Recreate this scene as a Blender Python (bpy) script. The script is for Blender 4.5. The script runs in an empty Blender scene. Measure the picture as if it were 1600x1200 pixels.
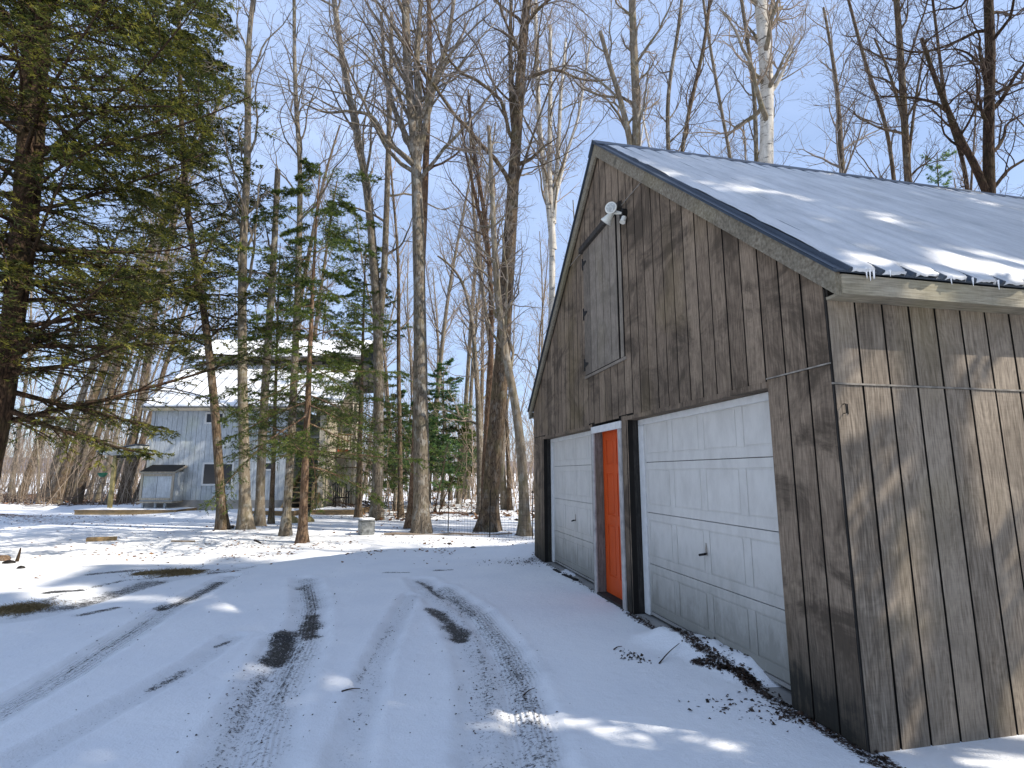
import bpy, math, random
import numpy as np
from mathutils import Vector, Matrix

random.seed(7)
RNG = np.random.default_rng(7)
scene = bpy.context.scene
COL = scene.collection

# ------------------------------------------------------------------ camera
FPX, CX, CY, CZ = 853.66, -2.5777, -2.768, 1.5487      # focal length in photo pixels (1600 wide), camera place
YAW, PITCH = 0.2108, 0.1626
FW = np.array([math.sin(YAW) * math.cos(PITCH), math.cos(YAW) * math.cos(PITCH), math.sin(PITCH)])
RT = np.array([math.cos(YAW), -math.sin(YAW), 0.0])
UP = np.cross(RT, FW)
FH = np.array([math.sin(YAW), math.cos(YAW), 0.0])      # level heading of the drive
CAM = np.array([CX, CY, CZ])
cam_d = bpy.data.cameras.new('camera')
cam = bpy.data.objects.new('camera', cam_d)
COL.objects.link(cam)
cam_d.sensor_width = 36.0
cam_d.lens = 36.0 * FPX / 1600.0
cam_d.clip_start = 0.05
cam_d.clip_end = 2000.0
m = Matrix(((RT[0], UP[0], -FW[0], CX), (RT[1], UP[1], -FW[1], CY), (RT[2], UP[2], -FW[2], CZ), (0, 0, 0, 1)))
cam.matrix_world = m
scene.camera = cam

# ------------------------------------------------------------------ sky and sun
SUN_EL, SUN_AZ = math.radians(43), math.radians(119)    # azimuth clockwise from +Y
S = Vector((math.cos(SUN_EL) * math.sin(SUN_AZ), math.cos(SUN_EL) * math.cos(SUN_AZ), math.sin(SUN_EL)))
world = bpy.data.worlds.new('World')
scene.world = world
world.use_nodes = True
wn, wl = world.node_tree.nodes, world.node_tree.links
wn.clear()
sky = wn.new('ShaderNodeTexSky')
sky.sky_type = 'NISHITA'
sky.sun_disc = False
sky.sun_elevation = SUN_EL
sky.sun_rotation = SUN_AZ
sky.air_density = 1.0
sky.dust_density = 0.4
sky.ozone_density = 1.6
tc = wn.new('ShaderNodeTexCoord')
mp = wn.new('ShaderNodeMapping'); mp.inputs['Scale'].default_value = (1.2, 1.2, 3.4)
nz = wn.new('ShaderNodeTexNoise'); nz.inputs['Scale'].default_value = 1.6; nz.inputs['Detail'].default_value = 7; nz.inputs['Roughness'].default_value = 0.6
cr = wn.new('ShaderNodeValToRGB'); cr.color_ramp.elements[0].position = 0.36; cr.color_ramp.elements[1].position = 0.72
cr.color_ramp.elements[0].color = (0.45, 0.45, 0.45, 1)
cr.color_ramp.elements[1].color = (0.92, 0.92, 0.92, 1)
mx = wn.new('ShaderNodeMix'); mx.data_type = 'RGBA'; [q for q in mx.inputs if q.name == 'B' and q.type == 'RGBA'][0].default_value = (3.6, 4.65, 7.0, 1)
bg = wn.new('ShaderNodeBackground'); bg.inputs['Strength'].default_value = 0.125
out = wn.new('ShaderNodeOutputWorld')
wl.new(tc.outputs['Generated'], mp.inputs['Vector']); wl.new(mp.outputs['Vector'], nz.inputs['Vector'])
wl.new(nz.outputs['Fac'], cr.inputs['Fac']); wl.new(cr.outputs['Color'], mx.inputs['Factor'])
wl.new(sky.outputs['Color'], [q for q in mx.inputs if q.name == 'A' and q.type == 'RGBA'][0]); wl.new([q for q in mx.outputs if q.type == 'RGBA'][0], bg.inputs['Color']); wl.new(bg.outputs['Background'], out.inputs['Surface'])

sun_d = bpy.data.lights.new('sun', 'SUN')
sun_d.energy = 5.0
sun_d.angle = math.radians(0.6)
sun_d.color = (1.0, 0.93, 0.83)
sun = bpy.data.objects.new('sun', sun_d)
sun.rotation_euler = S.to_track_quat('Z', 'Y').to_euler()
COL.objects.link(sun)

scene.view_settings.view_transform = 'Standard'
scene.view_settings.look = 'None'
scene.view_settings.exposure = 0.5
scene.view_settings.gamma = 1.0
scene.view_settings.use_curve_mapping = False


# ------------------------------------------------------------------ placing helpers (photo survey -> metres)
def ray(px, py):
    return RT * ((px - 800) / FPX) - UP * ((py - 600) / FPX) + FW


def gp(px, py, z=0.05):            # ground point seen at a photo pixel
    d = ray(px, py); t = (z - CZ) / d[2]
    return CAM + d * t


def hd(px, py, v):                 # point at level distance v along the heading
    d = ray(px, py); t = v / (d @ FH)
    return CAM + d * t


def fr(u, v, z):                   # camera-heading frame (right u, forward v) -> world
    return CAM * np.array([1, 1, 0]) + RT * u + FH * v + np.array([0, 0, z])


def vn(x, y, s=1.0, seed=0):       # smooth value noise 0..1
    x = np.asarray(x, float) * s + 1000; y = np.asarray(y, float) * s + 1000
    xi, yi = np.floor(x).astype(np.int64), np.floor(y).astype(np.int64)
    fx, fy = x - xi, y - yi
    fx, fy = fx * fx * (3 - 2 * fx), fy * fy * (3 - 2 * fy)

    def h(a, b):
        n = (a * 374761393 + b * 668265263 + seed * 974634777) & 0xFFFFFFFF
        n = ((n ^ (n >> 13)) * 1274126177) & 0xFFFFFFFF
        return ((n ^ (n >> 16)) & 0xFFFF) / 65535.0
    return (h(xi, yi) * (1 - fx) + h(xi + 1, yi) * fx) * (1 - fy) + (h(xi, yi + 1) * (1 - fx) + h(xi + 1, yi + 1) * fx) * fy


def fbm(x, y, s=1.0, o=4, seed=0):
    a, t, w = 0, 0, 1.0
    for i in range(o):
        a = a + w * vn(x, y, s * 2 ** i, seed + i); t += w; w *= 0.5
    return a / t


def capd(x, y, a, b):              # distance to a segment
    ax, ay, bx, by = a[0], a[1], b[0], b[1]
    dx, dy = bx - ax, by - ay
    t = np.clip(((x - ax) * dx + (y - ay) * dy) / (dx * dx + dy * dy + 1e-9), 0, 1)
    return np.hypot(x - ax - t * dx, y - ay - t * dy)


def sst(x, a, b):
    t = np.clip((x - a) / (b - a), 0, 1)
    return t * t * (3 - 2 * t)


# ------------------------------------------------------------------ object helpers
def mesh_np(name, V, F, mat=None, smooth=False, nper=None):
    """V (n,3); F (m,k) array of faces."""
    me = bpy.data.meshes.new(name)
    V = np.ascontiguousarray(V, dtype=np.float32)
    if isinstance(F, np.ndarray):
        Fs = [F]
    else:
        Fs = [f for f in F if len(f)]
    me.vertices.add(len(V)); me.vertices.foreach_set('co', V.ravel())
    loops = np.concatenate([f.ravel() for f in Fs]).astype(np.int32)
    cnt = np.concatenate([np.full(len(f), f.shape[1]) for f in Fs]).astype(np.int32)
    st = np.concatenate([[0], np.cumsum(cnt)[:-1]]).astype(np.int32)
    me.loops.add(len(loops)); me.loops.foreach_set('vertex_index', loops)
    me.polygons.add(len(cnt)); me.polygons.foreach_set('loop_start', st); me.polygons.foreach_set('loop_total', cnt)
    if smooth:
        me.polygons.foreach_set('use_smooth', np.ones(len(cnt), dtype=bool))
    if mat:
        me.materials.append(mat)
    me.update(calc_edges=True)
    return me


def link(name, me, parent=None, loc=None, rot=None):
    o = bpy.data.objects.new(name, me)
    COL.objects.link(o)
    if parent is not None:
        o.parent = parent
    if loc is not None:
        o.location = loc
    if rot is not None:
        o.rotation_euler = rot
    return o


def tag(o, label=None, cat=None, group=None, kind=None):
    if label: o['label'] = label
    if cat: o['category'] = cat
    if group: o['group'] = group
    if kind: o['kind'] = kind
    return o


def thing(name, label, cat, loc=(0, 0, 0), rz=0.0, group=None):
    o = bpy.data.objects.new(name, None)
    o.empty_display_size = 0.2
    COL.objects.link(o)
    o.location = loc; o.rotation_euler = (0, 0, rz)
    return tag(o, label, cat, group)


class MB:
    """collects boxes, prisms and bars for ONE mesh"""
    def __init__(self):
        self.v, self.f = [], []

    def poly(self, pts, faces):
        n = len(self.v)
        self.v += [tuple(p) for p in pts]
        self.f += [tuple(n + i for i in f) for f in faces]
        return self

    def box(self, a, b, M=None):
        x0, y0, z0 = a; x1, y1, z1 = b
        p = [(x0, y0, z0), (x1, y0, z0), (x1, y1, z0), (x0, y1, z0), (x0, y0, z1), (x1, y0, z1), (x1, y1, z1), (x0, y1, z1)]
        if M is not None:
            p = [tuple(M @ Vector(q)) for q in p]
        return self.poly(p, [(0, 3, 2, 1), (4, 5, 6, 7), (0, 1, 5, 4), (1, 2, 6, 5), (2, 3, 7, 6), (3, 0, 4, 7)])

    def prism(self, outline, d):
        """outline: 3D points, d: extrusion vector"""
        n = len(outline)
        p = [tuple(q) for q in outline] + [tuple(np.array(q) + np.array(d)) for q in outline]
        f = [tuple(range(n))[::-1], tuple(range(n, 2 * n))] + [(i, (i + 1) % n, n + (i + 1) % n, n + i) for i in range(n)]
        return self.poly(p, f)

    def bar(self, a, b, w, h=None, upv=(0, 0, 1)):
        a = Vector(a); b = Vector(b); h = h or w
        t = (b - a).normalized(); u = Vector(upv)
        s = t.cross(u)
        if s.length < 1e-4: s = t.cross(Vector((1, 0, 0)))
        s.normalize(); u = s.cross(t)
        c = [s * w / 2 + u * h / 2, -s * w / 2 + u * h / 2, -s * w / 2 - u * h / 2, s * w / 2 - u * h / 2]
        return self.poly([a + q for q in c] + [b + q for q in c], [(0, 1, 2, 3), (7, 6, 5, 4), (0, 4, 5, 1), (1, 5, 6, 2), (2, 6, 7, 3), (3, 7, 4, 0)])

    def tube(self, pts, rad, k=8, cap=True):
        pts = [Vector(p) for p in pts]; n = len(pts)
        if not hasattr(rad, '__len__'): rad = [rad] * n
        t0 = (pts[-1] - pts[0]).normalized() if (pts[-1] - pts[0]).length > 1e-6 else Vector((0, 0, 1))
        ref = Vector((0, 0, 1)) if abs(t0.z) < 0.8 else Vector((1, 0, 0))
        V = []
        for i, p in enumerate(pts):
            t = (pts[min(i + 1, n - 1)] - pts[max(i - 1, 0)]).normalized()
            u = t.cross(ref).normalized(); w = t.cross(u)
            for j in range(k):
                a = 2 * math.pi * j / k
                V.append(p + (u * math.cos(a) + w * math.sin(a)) * rad[i])
        F = [(i * k + j, i * k + (j + 1) % k, (i + 1) * k + (j + 1) % k, (i + 1) * k + j) for i in range(n - 1) for j in range(k)]
        if cap: F += [tuple(range(k))[::-1], tuple(range((n - 1) * k, n * k))]
        return self.poly(V, F)

    def mesh(self, name, mat, bevel=0, smooth=False):
        me = bpy.data.meshes.new(name)
        me.from_pydata(self.v, [], self.f)
        if mat: me.materials.append(mat)
        if smooth:
            for p in me.polygons: p.use_smooth = True
        me.update()
        return me

    def build(self, name, mat, parent=None, bevel=0.0, smooth=False, loc=None):
        o = link(name, self.mesh(name, mat, smooth=smooth), parent, loc)
        if bevel:
            b = o.modifiers.new('bevel', 'BEVEL'); b.width = bevel; b.segments = 1; b.limit_method = 'ANGLE'
        return o


# ------------------------------------------------------------------ materials
class NT:
    def __init__(self, name):
        self.m = bpy.data.materials.new(name); self.m.use_nodes = True
        self.n, self.l = self.m.node_tree.nodes, self.m.node_tree.links
        self.b = self.n['Principled BSDF']

    def node(self, t, props=None, **ins):
        nd = self.n.new(t)
        for k, v in (props or {}).items(): setattr(nd, k, v)
        for k, v in ins.items():
            key = k.replace('_', ' ')
            s = nd.inputs[int(k[1:])] if k[0] == 'i' and k[1:].isdigit() else nd.inputs[key]
            if isinstance(v, bpy.types.NodeSocket): self.l.new(v, s)
            else: s.default_value = v
        return nd

    def math(self, op, a, b=0.0, c=None, clamp=False):
        ins = dict(i0=a, i1=b)
        if c is not None: ins['i2'] = c
        return self.node('ShaderNodeMath', dict(operation=op, use_clamp=clamp), **ins).outputs[0]

    def noise(self, vec, scale, detail=4, rough=0.55, dist=0.0):
        return self.node('ShaderNodeTexNoise', Vector=vec, Scale=scale, Detail=detail, Roughness=rough, Distortion=dist).outputs['Fac']

    def mapping(self, vec, scale=(1, 1, 1), loc=(0, 0, 0), rot=(0, 0, 0)):
        return self.node('ShaderNodeMapping', Vector=vec, Scale=scale, Location=loc, Rotation=rot).outputs[0]

    def ramp(self, fac, stops):
        r = self.node('ShaderNodeValToRGB', Fac=fac)
        e = r.color_ramp.elements
        while len(e) < len(stops): e.new(0.5)
        for i, (p, c) in enumerate(stops):
            e[i].position = p
            e[i].color = (c, c, c, 1) if not hasattr(c, '__len__') else (*c, 1)
        return r.outputs['Color']

    def mix(self, fac, a, b, blend='MIX'):
        nd = self.node('ShaderNodeMix', dict(data_type='RGBA', blend_type=blend, clamp_factor=True))
        for s, v in (('Factor', fac), ('A', a), ('B', b)):
            s = nd.inputs[s] if s == 'Factor' else [q for q in nd.inputs if q.name == s and q.type == 'RGBA'][0]
            if isinstance(v, bpy.types.NodeSocket): self.l.new(v, s)
            elif s.name == 'Factor': s.default_value = v
            else: s.default_value = (*v, 1)
        return [q for q in nd.outputs if q.type == 'RGBA'][0]

    def bump(self, h, strength=0.3, dist=0.01):
        nd = self.node('ShaderNodeBump', Height=h, Strength=strength, Distance=dist)
        self.l.new(nd.outputs[0], self.b.inputs['Normal'])

    def base(self, c):
        if isinstance(c, bpy.types.NodeSocket): self.l.new(c, self.b.inputs['Base Color'])
        else: self.b.inputs['Base Color'].default_value = (*c, 1)

    def rough(self, r, spec=None):
        if isinstance(r, bpy.types.NodeSocket): self.l.new(r, self.b.inputs['Roughness'])
        else: self.b.inputs['Roughness'].default_value = r
        if spec is not None: self.b.inputs['Specular IOR Level'].default_value = spec

    def pos(self): return self.node('ShaderNodeNewGeometry').outputs['Position']
    def obj(self): return self.node('ShaderNodeTexCoord').outputs['Object']
    def rnd(self): return self.node('ShaderNodeObjectInfo').outputs['Random']
    def attr(self, n): return self.node('ShaderNodeAttribute', dict(attribute_name=n)).outputs['Fac']
    def acol(self, n): return self.node('ShaderNodeAttribute', dict(attribute_name=n)).outputs['Color']


def plain(name, c, rough=0.7, var=0.15, scale=8.0, metal=0.0, spec=0.3, bump=0.15):
    t = NT(name)
    n = t.noise(t.pos(), scale, 5)
    d = tuple(x * (1 - var * 2) for x in c); e = tuple(min(1, x * (1 + var)) for x in c)
    t.base(t.ramp(n, [(0.3, d), (0.7, e)])); t.rough(rough, spec)
    t.b.inputs['Metallic'].default_value = metal
    t.bump(t.noise(t.pos(), scale * 8, 3), bump, 0.004)
    return t.m


def wood_mat(name, pale, mid, dark, axis='Z', grain=1.0, stain=0.6, across=(1, 1), soil=0.0):
    """weathered boards: fine grain along the board, cathedral figure, black water stains"""
    t = NT(name)
    r = t.rnd()
    off = t.node('ShaderNodeCombineXYZ', X=t.math('MULTIPLY', r, 37.0), Y=t.math('MULTIPLY', r, 91.0), Z=t.math('MULTIPLY', r, 53.0)).outputs[0]
    P = t.pos()
    Q = t.node('ShaderNodeVectorMath', dict(operation='ADD'), i0=P, i1=off).outputs[0]
    sc = {'S': (1, 0.45, 0.45), 'Z': (1, 1, 0.06), 'X': (0.06, 1, 1), 'Y': (1, 0.06, 1)}[axis]
    sc2 = {'S': (1, 0.4, 0.4), 'Z': (1, 1, 0.34), 'X': (0.22, 1, 1), 'Y': (1, 0.22, 1)}[axis]
    g1 = t.noise(t.mapping(Q, sc), 95 * grain, 4, 0.6)
    g2 = t.noise(t.mapping(Q, sc), 24 * grain, 3, 0.5)
    fig = t.noise(t.mapping(Q, sc2), 5.0, 2, 0.45, 0.4)
    rings = t.math('SINE', t.math('MULTIPLY', fig, 95.0))
    rings = t.math('MULTIPLY_ADD', rings, 0.5, 0.5)
    saw = t.noise(t.mapping(Q, {'S': (1, 1, 1), 'Z': (0.1, 0.1, 1), 'X': (1, 0.1, 0.1), 'Y': (0.1, 1, 0.1)}[axis]), 120, 2)
    k = t.math('ADD', t.math('MULTIPLY', g1, 0.72), t.math('MULTIPLY', g2, 0.28))
    k = t.math('ADD', k, t.math('MULTIPLY', t.math('SUBTRACT', rings, 0.5), 0.055))
    k = t.math('ADD', k, t.math('MULTIPLY', t.math('SUBTRACT', saw, 0.5), 0.10))
    k = t.math('ADD', k, t.math('MULTIPLY', t.math('SUBTRACT', r, 0.5), 0.15))
    col = t.ramp(k, [(0.34, dark), (0.50, mid), (0.64, pale)])
    # black mildew / water stains, world sized, streaked
    st = t.noise(t.mapping(P, (1.0, 0.8, 1.15), loc=(3, 1, 8), rot=(0.5, 0, 0)), 1.9, 6, 0.66, 0.9)
    st = t.math('ADD', st, t.math('MULTIPLY', t.math('SUBTRACT', g2, 0.5), 0.35))
    sm = t.ramp(st, [(0.46, 0.0), (0.63, 1.0)])
    col = t.mix(t.math('MULTIPLY', sm, stain), col, tuple(x * 0.32 for x in mid))
    # greenish-ochre algae
    al = t.ramp(t.noise(P, 0.9, 3, 0.5), [(0.52, 0.0), (0.68, 1.0)])
    col = t.mix(t.math('MULTIPLY', al, 0.28), col, (mid[0] * 1.0, mid[1] * 0.98, mid[2] * 0.55))
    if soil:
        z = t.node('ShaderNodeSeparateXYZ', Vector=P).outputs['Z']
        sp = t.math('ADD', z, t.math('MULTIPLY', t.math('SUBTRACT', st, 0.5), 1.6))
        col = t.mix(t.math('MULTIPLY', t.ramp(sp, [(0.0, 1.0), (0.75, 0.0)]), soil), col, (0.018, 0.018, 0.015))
    kn = t.node('ShaderNodeTexVoronoi', Vector=t.mapping(Q, sc2), Scale=2.6).outputs['Distance']
    col = t.mix(t.math('MULTIPLY', t.ramp(kn, [(0.03, 1.0), (0.075, 0.0)]), 0.7), col, tuple(x * 0.3 for x in mid))
    t.base(col); t.rough(0.85, 0.2)
    t.bump(k, 0.5, 0.004)
    return t.m


def snow_mat(name='snow', ground=False):
    t = NT(name)
    P = t.pos()
    n1 = t.noise(P, 1.3, 5); n2 = t.noise(P, 14, 5, 0.65); n3 = t.noise(P, 90, 3, 0.7)
    col = t.ramp(n1, [(0.3, (0.80, 0.81, 0.82)), (0.7, (0.88, 0.88, 0.87))])
    h = t.math('ADD', t.math('MULTIPLY', n2, 0.7), t.math('MULTIPLY', n3, 0.3))
    if ground:
        fine = t.noise(P, 55, 4, 0.7)
        med = t.noise(P, 12, 5, 0.7)
        grit = t.noise(P, 130, 2, 0.6)
        wet = t.attr('wet'); grs = t.attr('grass'); spk = t.attr('speck'); soil = t.attr('soil')
        # packed thin snow in wheel tracks reads a little greyer
        td = t.attr('tdist')
        tread = t.math('SINE', t.math('MULTIPLY', td, 190.0))
        trm = t.attr('tread')
        gravel = t.ramp(fine, [(0.35, (0.012, 0.012, 0.012)), (0.65, (0.05, 0.049, 0.046))])
        nn = t.math('ADD', t.math('MULTIPLY', fine, 0.6), t.math('MULTIPLY', med, 0.4))
        nn = t.math('ADD', nn, t.math('MULTIPLY', t.math('MULTIPLY', tread, trm), 0.07))
        nn = t.math('ADD', nn, t.math('MULTIPLY', t.math('SUBTRACT', t.noise(t.mapping(P, (1, 0.35, 1), rot=(0, 0, 0.25)), 150, 3, 0.8), 0.5), 0.5))
        wf = t.math('MULTIPLY', t.math('ADD', t.math('SUBTRACT', wet, 0.50), t.math('MULTIPLY', t.math('SUBTRACT', nn, 0.5), 2.8)), 4.5, clamp=True)
        sf = t.math('MULTIPLY', t.math('SUBTRACT', t.math('ADD', t.math('MULTIPLY', spk, 0.26), t.noise(P, 38, 5, 0.8)), 0.77), 14.0, clamp=True)
        grcol = t.ramp(t.noise(t.mapping(P, (1, 1, 1)), 45, 4, 0.7), [(0.3, (0.03, 0.024, 0.012)), (0.55, (0.16, 0.11, 0.05)), (0.7, (0.28, 0.2, 0.10))])
        gf = t.math('MULTIPLY', t.math('SUBTRACT', t.math('ADD', grs, t.math('ADD', t.math('MULTIPLY', t.noise(P, 70, 3, 0.7), 0.5), t.math('MULTIPLY', med, 0.5))), 1.0), 8.0, clamp=True)
        so = t.math('MULTIPLY', t.math('SUBTRACT', t.math('ADD', soil, nn), 1.0), 9.0, clamp=True)
        col = t.mix(t.math('MULTIPLY', spk, 0.45), col, (0.50, 0.51, 0.52))
        col = t.mix(wf, col, gravel)
        col = t.mix(t.math('MULTIPLY', sf, 0.9), col, (0.035, 0.032, 0.03))
        col = t.mix(gf, col, grcol)
        soc = t.ramp(grit, [(0.35, (0.012, 0.009, 0.007)), (0.6, (0.05, 0.028, 0.018))])
        col = t.mix(so, col, soc)
        # scattered litter showing through the thin snow in the yard and woods
        lit = t.attr('litter')
        lf = t.math('MULTIPLY', t.math('SUBTRACT', t.math('ADD', t.math('MULTIPLY', lit, 0.62), t.noise(P, 11, 6, 0.8)), 0.90), 9.0, clamp=True)
        lc = t.ramp(t.noise(P, 21, 3), [(0.35, (0.07, 0.035, 0.018)), (0.65, (0.27, 0.13, 0.06))])
        col = t.mix(lf, col, lc)
        h = t.math('SUBTRACT', h, t.math('MULTIPLY', wf, 0.4))
        h = t.math('ADD', h, t.math('MULTIPLY', t.math('MULTIPLY', tread, trm), 0.5))
        t.rough(t.math('SUBTRACT', 0.75, t.math('MULTIPLY', wf, 0.25)), 0.25)
        t.bump(h, 0.65, 0.026)
    else:
        t.rough(0.75, 0.2)
        t.bump(h, 0.3, 0.01)
    t.base(col)
    return t.m


def bark_mat(name, a, b, c, sc=1.0, moss=0.25, patches=0.0, scars=False, ridge=1.0):
    t = NT(name)
    P = t.pos()
    v = t.node('ShaderNodeTexVoronoi', dict(feature='DISTANCE_TO_EDGE'), Vector=t.mapping(P, (1, 1, 0.16)), Scale=26 * sc).outputs['Distance']
    n = t.noise(t.mapping(P, (1, 1, 0.25)), 18 * sc, 6, 0.7)
    f = t.noise(P, 70, 4, 0.7)
    k = t.math('ADD', t.math('MULTIPLY', n, 0.75), t.math('MULTIPLY', f, 0.25))
    col = t.ramp(k, [(0.36, a), (0.5, b), (0.66, c)])
    crk = t.ramp(v, [(0.0, 1.0), (0.12, 0.0)])
    col = t.mix(t.math('MULTIPLY', crk, 0.75 * ridge), col, tuple(x * 0.35 for x in a))
    if moss:
        mm = t.ramp(t.noise(P, 2.3, 4, 0.6), [(0.5, 0.0), (0.66, 1.0)])
        col = t.mix(t.math('MULTIPLY', mm, moss), col, (0.12, 0.12, 0.04))
    if patches:      # pale lichen
        pm = t.ramp(t.noise(t.mapping(P, (1, 1, 0.6)), 6.5, 4, 0.6), [(0.54, 0.0), (0.60, 1.0)])
        col = t.mix(t.math('MULTIPLY', pm, patches), col, (0.42, 0.41, 0.37))
    if scars:        # birch: dark lenticels and scars across the trunk
        s1 = t.noise(t.mapping(P, (1.0, 1.0, 4.5)), 3.6, 5, 0.7)
        col = t.mix(t.ramp(s1, [(0.57, 0.0), (0.62, 0.9)]), col, (0.04, 0.035, 0.03))
    t.base(col); t.rough(0.9, 0.15)
    t.bump(t.math('ADD', k, t.math('MULTIPLY', v, 1.5 * ridge)), 0.8, 0.02)
    return t.m


def leaf_mat(name, stops, trans=0.25):
    t = NT(name)
    a = t.attr('tone')
    n = t.noise(t.pos(), 1.7, 3)
    k = t.math('ADD', t.math('MULTIPLY', a, 0.75), t.math('MULTIPLY', n, 0.25))
    col = t.ramp(k, stops)
    t.base(col); t.rough(0.55, 0.3)
    tr = t.node('ShaderNodeBsdfTranslucent', Color=col)
    mxs = t.node('ShaderNodeMixShader', i0=trans, i1=t.b.outputs[0], i2=tr.outputs[0])
    t.l.new(mxs.outputs[0], t.n['Material Output'].inputs['Surface'])
    return t.m


def white_paint(name, dirt=True):
    t = NT(name)
    P = t.pos(); z = t.node('ShaderNodeSeparateXYZ', Vector=P).outputs['Z']
    n = t.noise(t.mapping(P, (1, 1, 0.4)), 9, 6, 0.7)
    col = t.ramp(n, [(0.3, (0.52, 0.50, 0.46)), (0.6, (0.62, 0.60, 0.555))])
    if dirt:
        k = t.math('ADD', z, t.math('MULTIPLY', t.math('SUBTRACT', n, 0.5), -1.3))
        col = t.mix(t.math('MULTIPLY', t.ramp(k, [(0.2, 1.0), (0.95, 0.0)]), 0.85), col, (0.19, 0.185, 0.155))
        sp = t.ramp(t.noise(P, 30, 5, 0.8), [(0.66, 0.0), (0.72, 1.0)])
        lo = t.ramp(z, [(0.15, 0.8), (1.0, 0.12)])
        col = t.mix(t.math('MULTIPLY', sp, lo), col, (0.12, 0.11, 0.09))
        rst = t.ramp(t.noise(P, 3.1, 5, 0.7), [(0.60, 0.0), (0.75, 1.0)])
        col = t.mix(t.math('MULTIPLY', rst, 0.18), col, (0.42, 0.36, 0.27))
    t.base(col); t.rough(0.42, 0.4)
    t.bump(t.noise(P, 160, 3), 0.12, 0.002)
    return t.m


M = {}
M['snow'] = snow_mat('snow')
M['ground'] = snow_mat('snowy_ground', True)
def thin_snow():
    t = NT('thin_roof_snow'); P = t.pos()
    n = t.noise(t.mapping(P, (1.6, 0.5, 0.5)), 2.2, 6, 0.65); f = t.noise(P, 60, 4, 0.7)
    k = t.math('ADD', t.math('MULTIPLY', n, 0.8), t.math('MULTIPLY', f, 0.2))
    t.base(t.ramp(k, [(0.34, (0.46, 0.47, 0.47)), (0.5, (0.62, 0.62, 0.615)), (0.66, (0.75, 0.75, 0.74))])); t.rough(0.6, 0.3)
    t.bump(f, 0.25, 0.006)
    return t.m
M['roof_snow'] = thin_snow()
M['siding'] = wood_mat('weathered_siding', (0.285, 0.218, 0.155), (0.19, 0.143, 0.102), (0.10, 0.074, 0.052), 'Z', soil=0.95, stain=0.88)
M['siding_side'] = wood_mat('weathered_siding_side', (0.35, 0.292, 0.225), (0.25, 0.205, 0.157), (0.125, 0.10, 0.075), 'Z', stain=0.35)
M['trim'] = wood_mat('weathered_trim', (0.30, 0.27, 0.21), (0.21, 0.185, 0.14), (0.12, 0.10, 0.075), 'S', stain=0.35)
M['trim_x'] = wood_mat('weathered_fascia', (0.42, 0.38, 0.30), (0.32, 0.285, 0.22), (0.19, 0.165, 0.125), 'X', stain=0.3)
M['hatch'] = wood_mat('grey_planks', (0.28, 0.240, 0.195), (0.20, 0.170, 0.137), (0.10, 0.083, 0.066), 'Z', stain=0.35)
M['darkwood'] = wood_mat('dark_wood', (0.07, 0.062, 0.055), (0.04, 0.036, 0.032), (0.018, 0.016, 0.014), 'Z', stain=0.4)
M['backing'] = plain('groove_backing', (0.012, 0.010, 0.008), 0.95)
M['jamb'] = wood_mat('jamb_wood', (0.26, 0.235, 0.21), (0.19, 0.17, 0.15), (0.10, 0.09, 0.08), 'Z', stain=0.3)
M['white'] = white_paint('door_paint')
M['white_trim'] = plain('trim_paint', (0.66, 0.66, 0.64), 0.5, 0.06, 14)
M['lead'] = plain('grey_paint', (0.42, 0.40, 0.38), 0.6, 0.2)
M['orange'] = plain('orange_paint', (0.60, 0.075, 0.008), 0.5, 0.05, 4, bump=0.1)
M['metal_blue'] = plain('blue_grey_metal', (0.05, 0.066, 0.088), 0.4, 0.15, 4, metal=0.3, spec=0.5)
M['flash'] = plain('flashing', (0.30, 0.27, 0.23), 0.5, 0.25, 20, metal=0.3)
M['iron'] = plain('dark_iron', (0.012, 0.011, 0.010), 0.6, 0.2, 30, metal=0.4)
M['glass'] = plain('window_glass', (0.012, 0.014, 0.018), 0.12, 0.05, 3, spec=0.35, bump=0.0)
M['lamp_w'] = plain('lamp_white', (0.66, 0.66, 0.60), 0.4, 0.06, 20)
M['house'] = wood_mat('blue_grey_boards', (0.57, 0.61, 0.63), (0.46, 0.495, 0.515), (0.31, 0.335, 0.35), 'Z', stain=0.25, grain=0.6)
M['house_tan'] = wood_mat('pale_boards', (0.52, 0.47, 0.38), (0.40, 0.355, 0.28), (0.26, 0.22, 0.165), 'Z', stain=0.2, grain=0.6)
M['concrete'] = plain('concrete', (0.30, 0.29, 0.27), 0.9, 0.15, 3)
M['deck'] = wood_mat('deck_wood', (0.42, 0.30, 0.16), (0.31, 0.21, 0.11), (0.17, 0.11, 0.06), 'X', stain=0.3)
M['step'] = wood_mat('stair_wood', (0.36, 0.27, 0.15), (0.26, 0.185, 0.10), (0.13, 0.09, 0.05), 'X', stain=0.35)
M['green'] = plain('green_plastic', (0.02, 0.12, 0.07), 0.5, 0.15)
M['black'] = plain('black_plastic', (0.02, 0.022, 0.022), 0.5, 0.15)
M['galv'] = plain('galvanised_metal', (0.30, 0.31, 0.30), 0.45, 0.3, 12, metal=0.6)
M['terra'] = plain('terracotta', (0.45, 0.12, 0.05), 0.7)
M['stone'] = plain('stone', (0.22, 0.20, 0.16), 0.9, 0.3, 6)
M['bark_grey'] = bark_mat('bark_grey', (0.10, 0.08, 0.058), (0.19, 0.155, 0.115), (0.32, 0.275, 0.21), patches=0.35)
M['bark_brown'] = bark_mat('bark_brown', (0.055, 0.038, 0.025), (0.13, 0.092, 0.06), (0.26, 0.19, 0.125), 0.8, patches=0.15)
M['bark_red'] = bark_mat('bark_reddish', (0.075, 0.042, 0.026), (0.17, 0.105, 0.066), (0.31, 0.215, 0.14), 1.2, moss=0.1, patches=0.1)
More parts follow.
